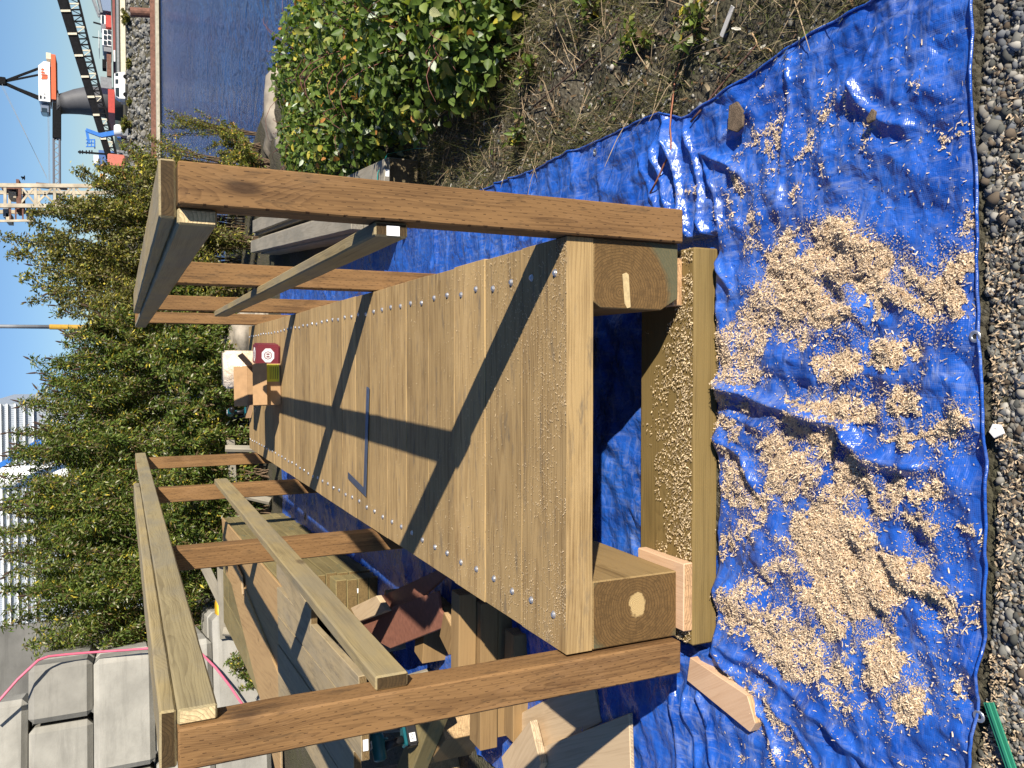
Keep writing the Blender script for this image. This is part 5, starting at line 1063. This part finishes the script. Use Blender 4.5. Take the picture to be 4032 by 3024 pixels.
# weeds, twigs and grass on the bank
n = 26000; a = lr.uniform(0.95, 2.4, n); b_ = lr.uniform(-0.8, 3.0, n); k_ = (a > tarp_right(b_)+0.01) & (fbm(a*3.2, b_*3.2, 91, 3) > 0.45); a, b_ = a[k_], b_[k_]; n = len(a)
P = np.stack([a, b_, ground_h(a, b_)-0.003], -1); X = lr.normal(0, 0.7, (n, 3)); X[:, 2] = np.abs(X[:, 2])+0.6; X /= np.linalg.norm(X, axis=1)[:, None]; N = lr.normal(0, 1, (n, 3))
V, F = leaf_arrays(P, X, N, lr.gamma(3.0, 0.018, n)+0.012, lr.uniform(0.0012, 0.0028, n), 'lance', 0.1, 0.6)
gc = np.array([(0.14,0.15,0.045),(0.26,0.22,0.11),(0.36,0.30,0.17),(0.10,0.12,0.03)]); o = foliage('grass', V, F, gc[lr.integers(0, 4, n)]*lr.uniform(.7, 1.3, (n, 1)), M_leaf); tag(o, 'short dry grass growing through the gravel right of the tarp', 'grass', kind='stuff')
n = 4200; a = lr.uniform(0.95, 2.4, n); b_ = lr.uniform(-0.7, 2.6, n); k_ = (a > tarp_right(b_)+0.01); a, b_ = a[k_], b_[k_]; n = len(a)
lc = np.array([(0.16,0.10,0.05),(0.30,0.24,0.15),(0.09,0.06,0.04),(0.55,0.52,0.44),(0.10,0.14,0.03)]); lcol = lc[lr.choice(5, n, p=[.36,.24,.24,.06,.10])]*lr.uniform(.7, 1.3, (n, 1))
flakes('leaf_litter', np.stack([a, b_, ground_h(a, b_)+0.010], -1), lr.uniform(0.008, 0.030, n), lr.uniform(0.004, 0.012, n), 0.12, 0.4, lcol, M_chip, None, 31); tag(bpy.data.objects['leaf_litter'], 'fallen leaves and dead bits strewn over the bank', 'leaf litter', kind='stuff')
# dead stalks and twigs too many to count, and small weeds
tm = MB(); tr_ = random.Random(77)
for k in range(900):
    x_, y_ = tr_.uniform(0.98, 2.4), tr_.uniform(-0.8, 2.8)
    if x_ < float(tarp_right(y_))+0.03: continue
    a_ = tr_.uniform(0, 6.28); l = tr_.uniform(0.04, 0.22); c_ = Vector((x_, y_, float(ground_h(x_, y_))+0.008)); d_ = Vector((math.cos(a_), math.sin(a_), tr_.uniform(-0.05, 0.45)))
    tm.tube([c_, c_+d_*l*0.5+Vector((tr_.gauss(0, .008), tr_.gauss(0, .008), 0.004)), c_+d_*l], [0.0022, 0.0018, 0.001], 4, cap=False)
o = tm.build('dead_stalks', plain('dry stalk', (0.27, 0.20, 0.12), 0.9, 0, 0.5, 6)); tag(o, 'dead stalks and twigs strewn over the bank', 'stalks', kind='stuff')
for k, (x_, y_, lb) in enumerate(((1.18, 0.05, 'small green weed on the bank near the bleached splinter'), (1.28, 0.42, 'small green weed on the bank near the tarp corner fold'), (1.16, 1.35, 'leafy weed at the tarp hem near the brambles'), (1.5, 0.75, 'small weed in the middle of the bare bank'), (1.45, 1.25, 'weed at the foot of the low brambles'))):
    shrub('weed', lb, x_, y_, float(ground_h(x_, y_)), float(ground_h(x_, y_))+0.09, 0.10, 8, 40, 'green', leaf=(0.05, 0.024), group='weeds on the bank', cat='weed', bare=0.2)
TWL = ('long reddish bramble cane lying over the tarp hem', 'dry straw-coloured stalk lying on the bank', 'dark bent twig at the foot of the brambles', 'thin dry twig near the bleached splinter', 'brown twig lying along the bank near the picture edge')
TW = [([(2560,760),(2640,600),(2640,450),(2660,300),(2720,150)], 0.028, 0.0035, (0.33,0.13,0.07)), ([(2790,60),(2700,230),(2640,420)], 0.03, 0.003, (0.34,0.27,0.15)), ([(2100,420),(2240,300),(2420,140),(2440,60)], 0.03, 0.004, (0.10,0.06,0.045)), ([(2960,130),(3000,200),(3040,200)], 0.02, 0.003, (0.42,0.28,0.15)), ([(2720,480),(2850,330),(2980,170)], 0.02, 0.004, (0.16,0.08,0.06))]
for k, (pp_, dz, r_, c) in enumerate(TW):
    pts = []
    for p in pp_:
        q = onz(*p, G); z_ = max(float(ground_h(q.x, q.y)), float(tarp_h(q.x, q.y)) if q.x < float(tarp_right(q.y)) else -9); pts.append(onz(*p, z_+0.012+0.006*random.random()))
    fine = [pts[0]]
    for i in range(len(pts)-1):
        for j in (1, 2, 3): fine.append(pts[i].lerp(pts[i+1], j/3)+Vector((random.gauss(0, .003), random.gauss(0, .003), 0)))
    o = MB().tube(fine, [r_*(1-0.5*i/len(fine)) for i in range(len(fine))], 6).build('twig', plain('twig bark', c, 0.8), smooth=True); tag(o, TWL[k], 'twig', 'twigs on the bank')
# weeds on the concrete by the blocks
for k, (yp, v, lb) in enumerate(((2640, 880, 'weed hanging over the pale concrete, upper one'), (2700, 930, 'weed hanging over the pale concrete, lower one'), (2600, 850, 'small weed between the yellow bucket and the hose'))):
    p = ony(v, yp, 7.1); shrub('weed', lb, p.x, p.y, G, p.z+0.02, 0.20, 9, 260, 'green', leaf=(0.06, 0.022), group='weeds by the concrete blocks', cat='weed', bare=0.45)

# ------------------------------------------------------------------ the far shore across the water
PXM = lambda Y: (Y-CAM.y)/FPX/math.cos(PITCH)         # metres for one picture pixel at distance Y, roughly
def fp(x, y, Y): return ony(x, y, Y)
# riprap bank: the three hundred largest rocks as pieces of the ground, small ones between as one mass
RC = np.array([(0.17,0.165,0.15),(0.24,0.23,0.205),(0.115,0.115,0.105),(0.31,0.295,0.26)])
rp = np.random.default_rng(41)
def bank_z(y): return np.clip(-0.35-(141-y)*0.62, -4.6, -0.35)
n = 2600; a = rp.uniform(8, 74, n); b_ = rp.uniform(134.2, 141.2, n); S_ = rp.uniform(0.14, 0.30, n)
stone_stuff('small_rocks', np.stack([a, b_, bank_z(b_)+rp.uniform(-.1, .1, n)], -1), S_, 5, ground, RC, M_stone)['kind'] = 'stuff'
M_rip = stone_mat(); rm = []
for k in range(6):
    V, F = stone_geo(400+k); me = bpy.data.meshes.new('riprap_rock'); me.from_pydata([tuple(v) for v in V], [], [tuple(f) for f in F]); me.materials.append(M_rip); rm.append(me)
for k in range(300):
    x_, y_ = random.uniform(22, 62), random.uniform(134.4, 140.8); o = bpy.data.objects.new('riprap_rock', rm[k % 6]); link(o, ground)
    o.location = (x_, y_, float(bank_z(y_))+0.12); s_ = random.uniform(0.34, 0.62); o.scale = (s_, s_, s_*1.2); o.rotation_euler = (random.uniform(-.6, .6), random.uniform(-.6, .6), random.uniform(0, 6.28))
# floating dock
M_dock = plain('sun bleached planking', (0.42, 0.38, 0.28), 0.85, 0, 0.2, 2); M_rust = plain('rusty brown steel', (0.16, 0.075, 0.05), 0.8, 0, 0.35, 3); M_dk = plain('dark steel', (0.012, 0.012, 0.013), 0.9, 0, 0.3, 2, spec=0.08); M_wh = plain('white paint', (0.78, 0.78, 0.76), 0.45, 0, 0.06, 2)
M_red = plain('faded red paint', (0.45, 0.055, 0.04), 0.5, 0, 0.15, 2); M_ored = plain('orange red paint', (0.62, 0.11, 0.035), 0.5, 0, 0.12, 2); M_gry = plain('grey steel', (0.20, 0.21, 0.22), 0.55, 0, 0.2, 2); M_crm = plain('cream paint', (0.60, 0.54, 0.40), 0.55, 0, 0.15, 2); M_blu = plain('lift blue', (0.03, 0.16, 0.50), 0.45, 0, 0.1, 2); M_glass = plain('dark window glass', (0.02, 0.03, 0.04), 0.1, 0, 0.1, 2, spec=0.6); M_org = plain('orange paint', (0.75, 0.32, 0.03), 0.5, 0, 0.1, 2)
dk = empty('floating_dock', (40, 118, WATER-0.3), 'long floating dock with a pale walkway along the far side of the water', 'dock'); q = dk.location
MB().box((-45, 0, -0.1), (60, 2.0, 0.55)).build('float', M_dk, dk); MB().box((-45, -0.05, 0.552), (60, 2.05, 0.95)).build('walkway', M_dock, dk); MB().box((-45, 2.2, 0.2), (60, 2.8, 1.55)).build('log', M_rust, dk)
p0, p1 = fp(600, 52, 120.8), fp(513, 47, 120.8)
o = MB().tube([(p0.x, 120.9, WATER-1), p0, p1], 0.62, 14).build('mooring_pile', M_rust, smooth=False); tag(o, 'rusty brown mooring pile standing behind the floating dock', 'pile')

# inclined conveyor gallery
cv = empty('conveyor', (46, 152, -0.35), 'dark inclined conveyor gallery on lattice girders above the far shore', 'conveyor'); q = cv.location; Yc = 152.0
T0, T1, B0_, B1_ = fp(200, -90, Yc), fp(418, 615, Yc), fp(293, -90, Yc), fp(462, 615, Yc)
def lerp(a, b_, t): return a+(b_-a)*t
def cpt(t, s_, dy=0.0): return lerp(lerp(T0, T1, t), lerp(B0_, B1_, t), s_)+Vector((0, dy, 0))-q
cc = MB()
for dy in (0, 2.2): cc.bar(cpt(0, 0.95, dy), cpt(1, 0.95, dy), 0.28, 0.28); cc.bar(cpt(0, 0.45, dy), cpt(1, 0.45, dy), 0.22, 0.22)
cc.build('girder_chords', M_dk, cv)
MB().add([cpt(0, 0.0), cpt(1, 0.0), cpt(1, 0.40), cpt(0, 0.40), cpt(0, 0.0, 2.2), cpt(1, 0.0, 2.2), cpt(1, 0.40, 2.2), cpt(0, 0.40, 2.2)], [(0,3,2,1),(4,5,6,7),(0,1,5,4),(3,7,6,2),(0,4,7,3),(1,2,6,5)]).build('belt_housing', M_dk, cv)
for k in range(31):
    t = (k+0.5)/31
    br = MB(); br.bar(cpt(t, 0.45), cpt(t, 0.95), 0.2)
    if k < 30: br.bar(cpt(t, 0.45 if k % 2 else 0.95), cpt(t+1/31, 0.95 if k % 2 else 0.45), 0.11)
    br.build('lattice_bar', M_dk if k % 4 else M_crm, cv)
for yy in (41, 130, 215, 298, 378, 450, 545): t = (yy+90)/705; MB().bar(cpt(t, -0.03, -0.12), cpt(t, 0.43, -0.12), 0.34, 0.2).build('housing_rib', M_crm, cv)
for t in (0.02, 0.97):
    for dy in (0.1, 2.1): MB().bar(cpt(t, 0.95, dy), Vector((cpt(t, 0.95, dy).x, cpt(t, 0.95, dy).y, 0)), 0.4).build('support_leg', M_gry, cv)

# crane on its tapering column
Yk = 260.0; cr_ = empty('harbour_crane', (fp(350, 400, Yk).x, Yk, -0.35), 'white and orange harbour crane with lattice jib on a dark grey column', 'crane'); q = cr_.location
def ck(x, y, dy=0.0): return fp(x, y, Yk)+Vector((0, dy, 0))-q
top, bot = ck(236, 397, 3), ck(352, 385, 3); g0 = Vector((bot.x, bot.y, 0))
MB().tube([g0, bot, lerp(bot, top, 0.45)+Vector((0.1, 0, 0)), lerp(bot, top, 0.8), top, ck(224, 395, 3)], [4.6, 4.0, 3.4, 2.9, 2.7, 3.6], 24).build('column', plain('dark grey column', (0.085, 0.085, 0.09), 0.6, 0, 0.15, 0.5), cr_, smooth=True)
a, b_ = ck(198, 401), ck(150, 238)
hs = MB(); x0, x1, z0, z1 = a.x, b_.x, a.z, b_.z
hs.prism([(x0, z0), (x1, z0), (x1, z1-1.3), (x1-1.4, z1), (x0, z1)], 0, 7, M=Matrix(((1,0,0,0),(0,0,1,0),(0,1,0,0),(0,0,0,1)))); hs.build('machine_house', M_wh, cr_)
lg = MB()
def lq(pts): lg.add([ck(x, y, -0.12) for x, y in pts], [tuple(range(len(pts)))])
lq([(162,312),(166,298),(188,300),(186,312)]); lq([(161,296),(165,290),(187,294),(188,298)]); lq([(161,287),(165,279),(176,284),(176,289)]); lq([(161,276),(165,268),(174,272),(173,277)]); lg.build('house_emblem', M_ored, cr_)
lt = MB()
for yy, w_, x0_ in ((388, 3, 156), (383, 3, 156), (379, 3, 156), (388, 2.5, 171), (383, 2.5, 171), (371, 2, 171)): lt.add([ck(x, y, -0.12) for x, y in ((x0_, yy), (x0_, yy-w_), (x0_+8, yy-w_), (x0_+8, yy))], [(0, 1, 2, 3)])
lt.build('house_lettering', M_dk, cr_)
a, b_ = ck(221, 393), ck(200, 214); MB().box((a.x, -0.3, a.z), (b_.x, 7.3, b_.z-0.02)).build('slewing_deck', M_ored, cr_)
a, b_ = ck(186, 220), ck(200, 214); MB().box((a.x-0.6, 0.5, b_.z), (a.x+1.1, 6, b_.z+1.2)).build('counterweight', M_crm, cr_)
a, b_ = ck(194, 441), ck(158, 402); MB().box((a.x, 1, a.z), (b_.x-0.05, 5, b_.z)).build('cab', plain('cab grey blue', (0.16, 0.19, 0.25), 0.3), cr_, 0.2); MB().box((a.x-0.05, 0.9, a.z+0.6), (a.x+1.2, 5.1, a.z+1.9)).build('cab_window', M_glass, cr_)
ap = ck(2, 310, 3)
for (x, y, w_) in ((148, 256, 0.55), (148, 281, 0.45), (150, 376, 0.8), (152, 368, 0.4)): MB().bar(ap, ck(x, y, 3), w_).build('gantry_strut', M_dk, cr_)
MB().box((ap.x-0.7, ap.y-0.9, ap.z-0.9), (ap.x+1.2, ap.y+0.9, ap.z+0.7)).build('gantry_head', M_dk, cr_)
jb = MB(); jb.bar(ck(222, 402, 2), ck(222, 540, 2), 3.0, 2.0); jb.build('jib_heel', M_dk, cr_)
jc = MB()
for dy in (1, 3.4):
    for v in (209, 233): jc.bar(ck(v, 535, dy), ck(v+1, 780, dy), 0.42)
jc.build('jib_chords', plain('jib grey', (0.10, 0.105, 0.13), 0.5), cr_)
for k in range(14):
    y0_ = 537+k*17.2; MB().bar(ck(209 if k % 2 else 233, y0_, 1), ck(233 if k % 2 else 209, y0_+17.2, 1), 0.2).build('jib_lacing', M_gry, cr_)
for a_, b2 in (((2, 330), (182, 690)), ((4, 322), (184, 700)), ((190, 441), (196, 770)), ((186, 441), (192, 770))): MB().bar(ck(*a_, 2), ck(*b2, 2), 0.09).build('hoist_rope', M_gry, cr_)

# pale lattice tower
M_twr = plain('weathered cream paint', (0.46, 0.39, 0.28), 0.7, 0, 0.35, 0.6)
Yt = 150.0; tw = empty('lattice_tower', (fp(300, 767, Yt).x, Yt, -0.35), 'cream and rust lattice gantry tower rising behind the tall bushes', 'tower'); q = tw.location
def tk(x, y, dy=0.0): return fp(x, y, Yt)+Vector((0, dy, 0))-q
for (y, ma) in ((727, M_twr), (807, M_twr)):
    for dy in (0, 6): a = tk(430, y, dy); a.z = 0; MB().bar(a, tk(-140, y+2, dy), 0.6, 0.6).build('leg', ma, tw)
for v in (20, 78, 140, 215, 290):
    for dy in (0, 6): MB().bar(tk(v, 727, dy), tk(v, 807, dy), 0.42, 0.4).build('cross_beam', M_twr if v != 78 else M_rust, tw)
for v0, v1 in ((78, 140), (140, 215), (215, 290), (290, 365)):
    MB().bar(tk(v0, 730), tk(v1, 804), 0.30).build('diagonal', M_twr, tw); MB().bar(tk(v1, 730), tk(v0, 804), 0.30).build('diagonal', M_twr, tw)
for (v0, v1, y0_, y1_, ma) in ((30, 66, 748, 775, M_twr), (2, 60, 722, 742, M_rust), (60, 74, 700, 830, M_rust), (8, 30, 800, 850, M_gry), (100, 118, 812, 870, M_gry), (20, 40, 835, 870, M_twr), (140, 260, 717, 723, M_rust)):
    a, b_ = tk(v1, y1_), tk(v0, y0_); MB().box((a.x, 1.0, a.z), (b_.x, 5.0, b_.z)).build('machine_box', ma, tw)
for v in (40, 62, 90, 128): MB().bar(tk(v, 812), tk(v, 872), 0.22).build('gangway_rail', M_rust, tw)
MB().bar(tk(-100, 872), tk(135, 868), 0.35).build('mast', M_twr, tw)

# vessels, vehicles and machines along the quay
Yq = 150.0
def quay_thing(name, label, cat, xb, yc_, Y=Yq, group=None):
    b = fp(xb, yc_, Y); e = empty(name, (b.x, Y, b.z), label, cat, group); return e, (lambda x, y, dy=0.0: fp(x, y, Y)+Vector((0, dy, 0))-e.location)
def pbox(k, name, mat, parent, x0, x1, y0, y1, d0, d1, bevel=0.0):
    a, b_ = k(x1, y1), k(x0, y0); return MB().box((a.x, d0, a.z), (b_.x, d1, b_.z)).build(name, mat, parent, bevel)
e, k = quay_thing('barge', 'long red decked barge lying behind the riprap bank', 'barge', 492, 150, 170); M_deckred = plain('oxide red deck', (0.22, 0.06, 0.05), 0.7, 0, 0.2, 1)
pbox(k, 'hull', M_crm, e, 470, 500, -200, 330, 0, 14); pbox(k, 'rail_strake', M_gry, e, 455, 469.9, -200, 285, 0, 14); pbox(k, 'deck_edge', M_deckred, e, 440, 454.9, -200, 215, 0, 14)
pbox(k, 'bow', M_red, e, 425, 452, 350, 445, 0, 14); pbox(k, 'bulwark', M_wh, e, 447, 454, 200, 245, -0.4, -0.05)
e, k = quay_thing('deckhouse', 'white lattice windowed deckhouse on the barge', 'deckhouse', 439, 150, 172)
pbox(k, 'body', M_wh, e, 402, 439, 113, 182, 0, 6)
for i in range(3):
    for j in range(2): pbox(k, 'window', M_glass, e, 408+j*16, 420+j*16, 118+i*21, 134+i*21, -0.15, -0.02)
pbox(k, 'roof_rail', M_wh, e, 388, 390, 120, 190, 0, 6); pbox(k, 'exhaust', M_dk, e, 362, 402, 128, 134, 2, 2.6); pbox(k, 'annex', M_gry, e, 408, 439, 183, 205, 0, 6)
e, k = quay_thing('cabin', 'red and white cabin on the barge with a black mast', 'cabin', 439, 80, 172)
pbox(k, 'lower_body', M_red, e, 416, 439, 58, 108, 0, 5); pbox(k, 'upper_body', M_wh, e, 396, 415.9, 58, 95, 0, 5); pbox(k, 'window_band', M_glass, e, 400, 409, 60, 93, -0.1, -0.02); MB().bar(k(396, 80, 2), k(366, 72, 2), 0.25).build('mast', M_dk, e)
e, k = quay_thing('deck_crane', 'small grey lattice crane boom at the right end of the barge', 'crane', 439, 10, 172)
for d_ in (0, 1.5): MB().bar(k(390, 55, d_), k(355, -40, d_), 0.4).build('boom_chord', M_gry, e); MB().bar(k(400, 50, d_), k(380, -40, d_), 0.4).build('boom_chord', M_gry, e)
pbox(k, 'base', plain('blue grey', (0.16, 0.22, 0.32), 0.5), e, 390, 437, -20, 45, 0, 5)
e, k = quay_thing('cargo_winch', 'dark winch machinery on the barge deck left of the white deckhouse', 'winch', 439, 240, 172)
pbox(k, 'frame', M_rust, e, 420, 439, 212, 300, 0, 4); pbox(k, 'drum', M_dk, e, 402, 419, 225, 262, 1, 3); pbox(k, 'cowl', M_gry, e, 395, 440, 300.5, 350, 0, 4)
# white van
Yv = 146.5; b0 = fp(499, 340, Yv); vn = empty('white_van', (b0.x, Yv, -0.42), 'white van parked on the far quay below the conveyor', 'van')
def vk(x, y): p = fp(x, y, Yv)-vn.location; return (p.x, p.z)
pr_ = [vk(*p) for p in ((494,390),(470,389),(455,378),(450,340),(450,288),(470,283),(494,283))]
MB().prism(pr_, 0, 1.9, M=Matrix(((1,0,0,0),(0,0,1,0),(0,1,0,0),(0,0,0,1)))).build('body', M_wh, vn, 0.08)
for pts in ([(455,376),(454,345),(469,345),(470,384)], [(454,330),(454,312),(466,312),(466,330)], [(454,300),(454,288),(466,287),(466,300)]):
    MB().add([(vk(*p)[0], -0.02, vk(*p)[1]) for p in pts], [tuple(range(4))]).build('window', M_glass, vn)
for (x, y) in ((494, 372), (494, 302)):
    c = vk(x, y); MB().lathe([(0.36, -0.12), (0.36, 0.12)], 16, Matrix.Translation((c[0], 0.1, c[1])) @ Matrix.Rotation(R(90), 4, 'X')).build('wheel', M_dk, vn)
# blue boom lift
e, k = quay_thing('boom_lift', 'blue boom lift with raised basket on the far quay', 'lift', 497, 530, 147); e.location.z = -0.4
pbox(k, 'chassis', M_blu, e, 462, 482, 505, 545, 0, 2.2, 0.1)
MB().bar(k(465, 515, 1), k(395, 528, 1), 0.7).build('lower_boom', M_blu, e); MB().bar(k(397, 528, 1), k(338, 506, 1), 0.55).build('upper_boom', M_blu, e); MB().bar(k(340, 506, 1), k(350, 560, 1), 0.4).build('jib', M_blu, e)
for v in (345, 360, 372): MB().bar(k(v, 548, 0.2), k(v, 577, 0.2), 0.16).build('basket_rail', M_blu, e)
for y in (549, 562, 576): MB().bar(k(338, y, 0.2), k(374, y, 0.2), 0.16).build('basket_post', M_blu, e)
pbox(k, 'basket_floor', M_blu, e, 370, 375, 547, 578, 0, 1.4)
for y in (512, 538): c = k(488, y, 0); MB().lathe([(0.5, -0.15), (0.5, 0.15)], 16, Matrix.Translation((c.x, 0.1, c.z)) @ Matrix.Rotation(R(90), 4, 'X')).build('wheel', M_dk, e)
e, k = quay_thing('white_tank', 'white cylindrical tank beside the blue boom lift', 'tank', 482, 516, 145.0); a, b_ = k(482, 526), k(449, 505)
MB().lathe([(0.9, a.z), (0.95, a.z+0.2), (0.95, b_.z-0.3), (0.7, b_.z), (0.1, b_.z+0.05)], 16).build('shell', M_wh, e, smooth=True)
MB().box((-0.9, -0.9, -0.9), (0.9, 0.9, a.z)).build('stand', M_gry, e)
# red container
e, k = quay_thing('red_container', 'faded red shipping container among the leaves at the end of the far quay', 'container', 492, 630, 145.5); M_cont = plain('faded container red', (0.52, 0.15, 0.10), 0.6, 0, 0.12, 1)
pbox(k, 'shell', M_cont, e, 423, 492, 607, 652, 0, 2.5)
for y in range(609, 652, 4): pbox(k, 'rib', M_cont, e, 426, 489, y, y+2, -0.10, -0.01)
e, k = quay_thing('orange_cabin', 'orange and white cabin showing between leaves near the lattice tower', 'cabin', 420, 705, 146); pbox(k, 'body', M_org, e, 394, 405, 683, 730, 0, 3); pbox(k, 'base', M_wh, e, 405.1, 425, 683, 720, 0, 3); e.location.z += 0
e, k = quay_thing('antenna_mast', 'dark antenna mast standing behind the blue boom lift', 'mast', 375, 600, 175); MB().bar(Vector((0, 0, -8)), k(307, 598), 0.3).build('pole', M_dk, e)
for v in (315, 325, 340, 352, 362): MB().bar(k(v, 592), k(v, 606), 0.22).build('crossarm', M_dk, e)
e, k = quay_thing('blue_boat', 'blue and white workboat beyond the end of the conveyor', 'boat', 400, 620, 178); pbox(k, 'hull', plain('boat blue', (0.06, 0.13, 0.33), 0.5), e, 388, 470, 590, 660, 0, 5); pbox(k, 'wheelhouse', M_wh, e, 368, 387.9, 605, 640, 1, 4)
# hillside line far behind
hv = MB(); xs_ = np.linspace(-500, 900, 60); hh = [3+8*vnoise(np.array([x_/90.0]), np.array([0.3]), 5)[0] for x_ in xs_]
for i in range(59): hv.add([(xs_[i], 1500, -1), (xs_[i+1], 1500, -1), (xs_[i+1], 1560, hh[i+1]), (xs_[i], 1560, hh[i])], [(0, 1, 2, 3)])
tag(hv.build('hills', plain('distant woods', (0.05, 0.07, 0.06), 0.95, 0, 0.3, 0.02), smooth=True), kind='structure')
# autumn shrub on the far bank
for k_, (yp, v, lb, s_) in enumerate(((485, 470, 'orange autumn shrub on the far riprap', 1.6), (60, 470, 'greenish shrub on the far riprap near the mooring pile', 1.5), (250, 497, 'low dark growth along the top of the riprap', 0.9), (400, 497, 'low growth on the riprap under the van', 0.7))):
    p = ony(v, yp, 140.0); shrub('bank_bush', lb, p.x, 140.0, float(bank_z(140.0)), p.z, s_, 20, 900, 'yellow' if k_ == 0 else 'olive', leaf=(0.32, 0.16), group='shrubs on the far bank', bare=0.05)

# ------------------------------------------------------------------ left distance: shed, blue boom, tank, mast
def corr():
    b = NB('corrugated grey cladding'); x, y, z = sep(b, b.obj()); s_ = b.ma('SINE', b.ma('MULTIPLY', x, 45.0)); n_ = b.noise(b.obj(), 0.8, 4)
    b.bsdf(b.mix(b.remap(n_, .3, .7), (0.27, 0.30, 0.34), (0.34, 0.37, 0.40)), 0.5, s_, 0.25, 0.03); return b.m
sh = empty('grey_shed', (-9, 62, -2), 'pale grey clad shed showing behind the bushes on the left', 'building'); M_cor = corr(); a, b_ = fp(250, 2080, 62)-sh.location, fp(-40, 1592, 62)-sh.location
MB().box((a.x-8, 0, -1), (b_.x, 20, b_.z+0.6)).build('wall', M_cor, sh)
for v in (2, 28, 60, 95, 130): p = fp(v, 1592, 62)-sh.location; MB().box((a.x-8, -0.25, p.z-0.05), (b_.x+0.02, -0.01, p.z+0.05)).build('cladding_band', M_wh, sh)
tk_ = empty('white_silo', (fp(60, 1880, 50).x, 50, -2), 'bright white tank in front of the grey shed', 'tank'); pz = fp(-15, 1880, 50).z+2
MB().lathe([(0.62, 0), (0.62, pz-0.3), (0.4, pz), (0.05, pz+0.05)], 20).build('shell', M_wh, tk_, smooth=True); MB().lathe([(0.64, pz*0.6), (0.64, pz*0.6+0.12)], 20).build('band', M_gry, tk_)
bb = empty('blue_boom', (fp(60, 1800, 48).x, 48, -2), 'bright blue lift boom slanting in front of the grey shed', 'lift'); MB().bar(fp(150, 1740, 48)-bb.location, fp(-60, 1870, 48)-bb.location, 0.26).build('boom', M_blu, bb); p = fp(150, 1740, 48)-bb.location; MB().bar(p, Vector((p.x, 0, 0)), 0.3).build('column', M_blu, bb)
gm_ = empty('grey_mast', (fp(300, 1285, 45).x, 45, -3), 'grey mast with a yellow lower sleeve standing behind the bushes', 'mast'); pt = fp(-120, 1284, 45)-gm_.location; pm_ = fp(195, 1287, 45)-gm_.location
MB().tube([Vector((pm_.x, 0, 0)), pm_], 0.13, 12).build('sleeve', plain('ochre sleeve', (0.42, 0.24, 0.03), 0.6), gm_, smooth=True); MB().tube([pm_, pt], [0.10, 0.09], 12).build('pole', M_gry, gm_, smooth=True)
b1 = empty('bird', fp(97, 700, 80), 'small dark bird flying against the sky', 'bird'); wg = MB()
wg.tube([(-0.22, 0, 0), (-0.08, 0, 0.02), (0.10, 0, 0.02), (0.2, 0, 0)], [0.01, 0.06, 0.055, 0.02], 8); wg.build('body', M_dk, b1, smooth=True)
for s_ in (-1, 1): MB().add([(0.08, 0, 0.04), (-0.06, 0, 0.04), (-0.12, s_*0.45, 0.22), (0.02, s_*0.45, 0.24)], [(0, 1, 2, 3)]).build('wing', M_dk, b1)
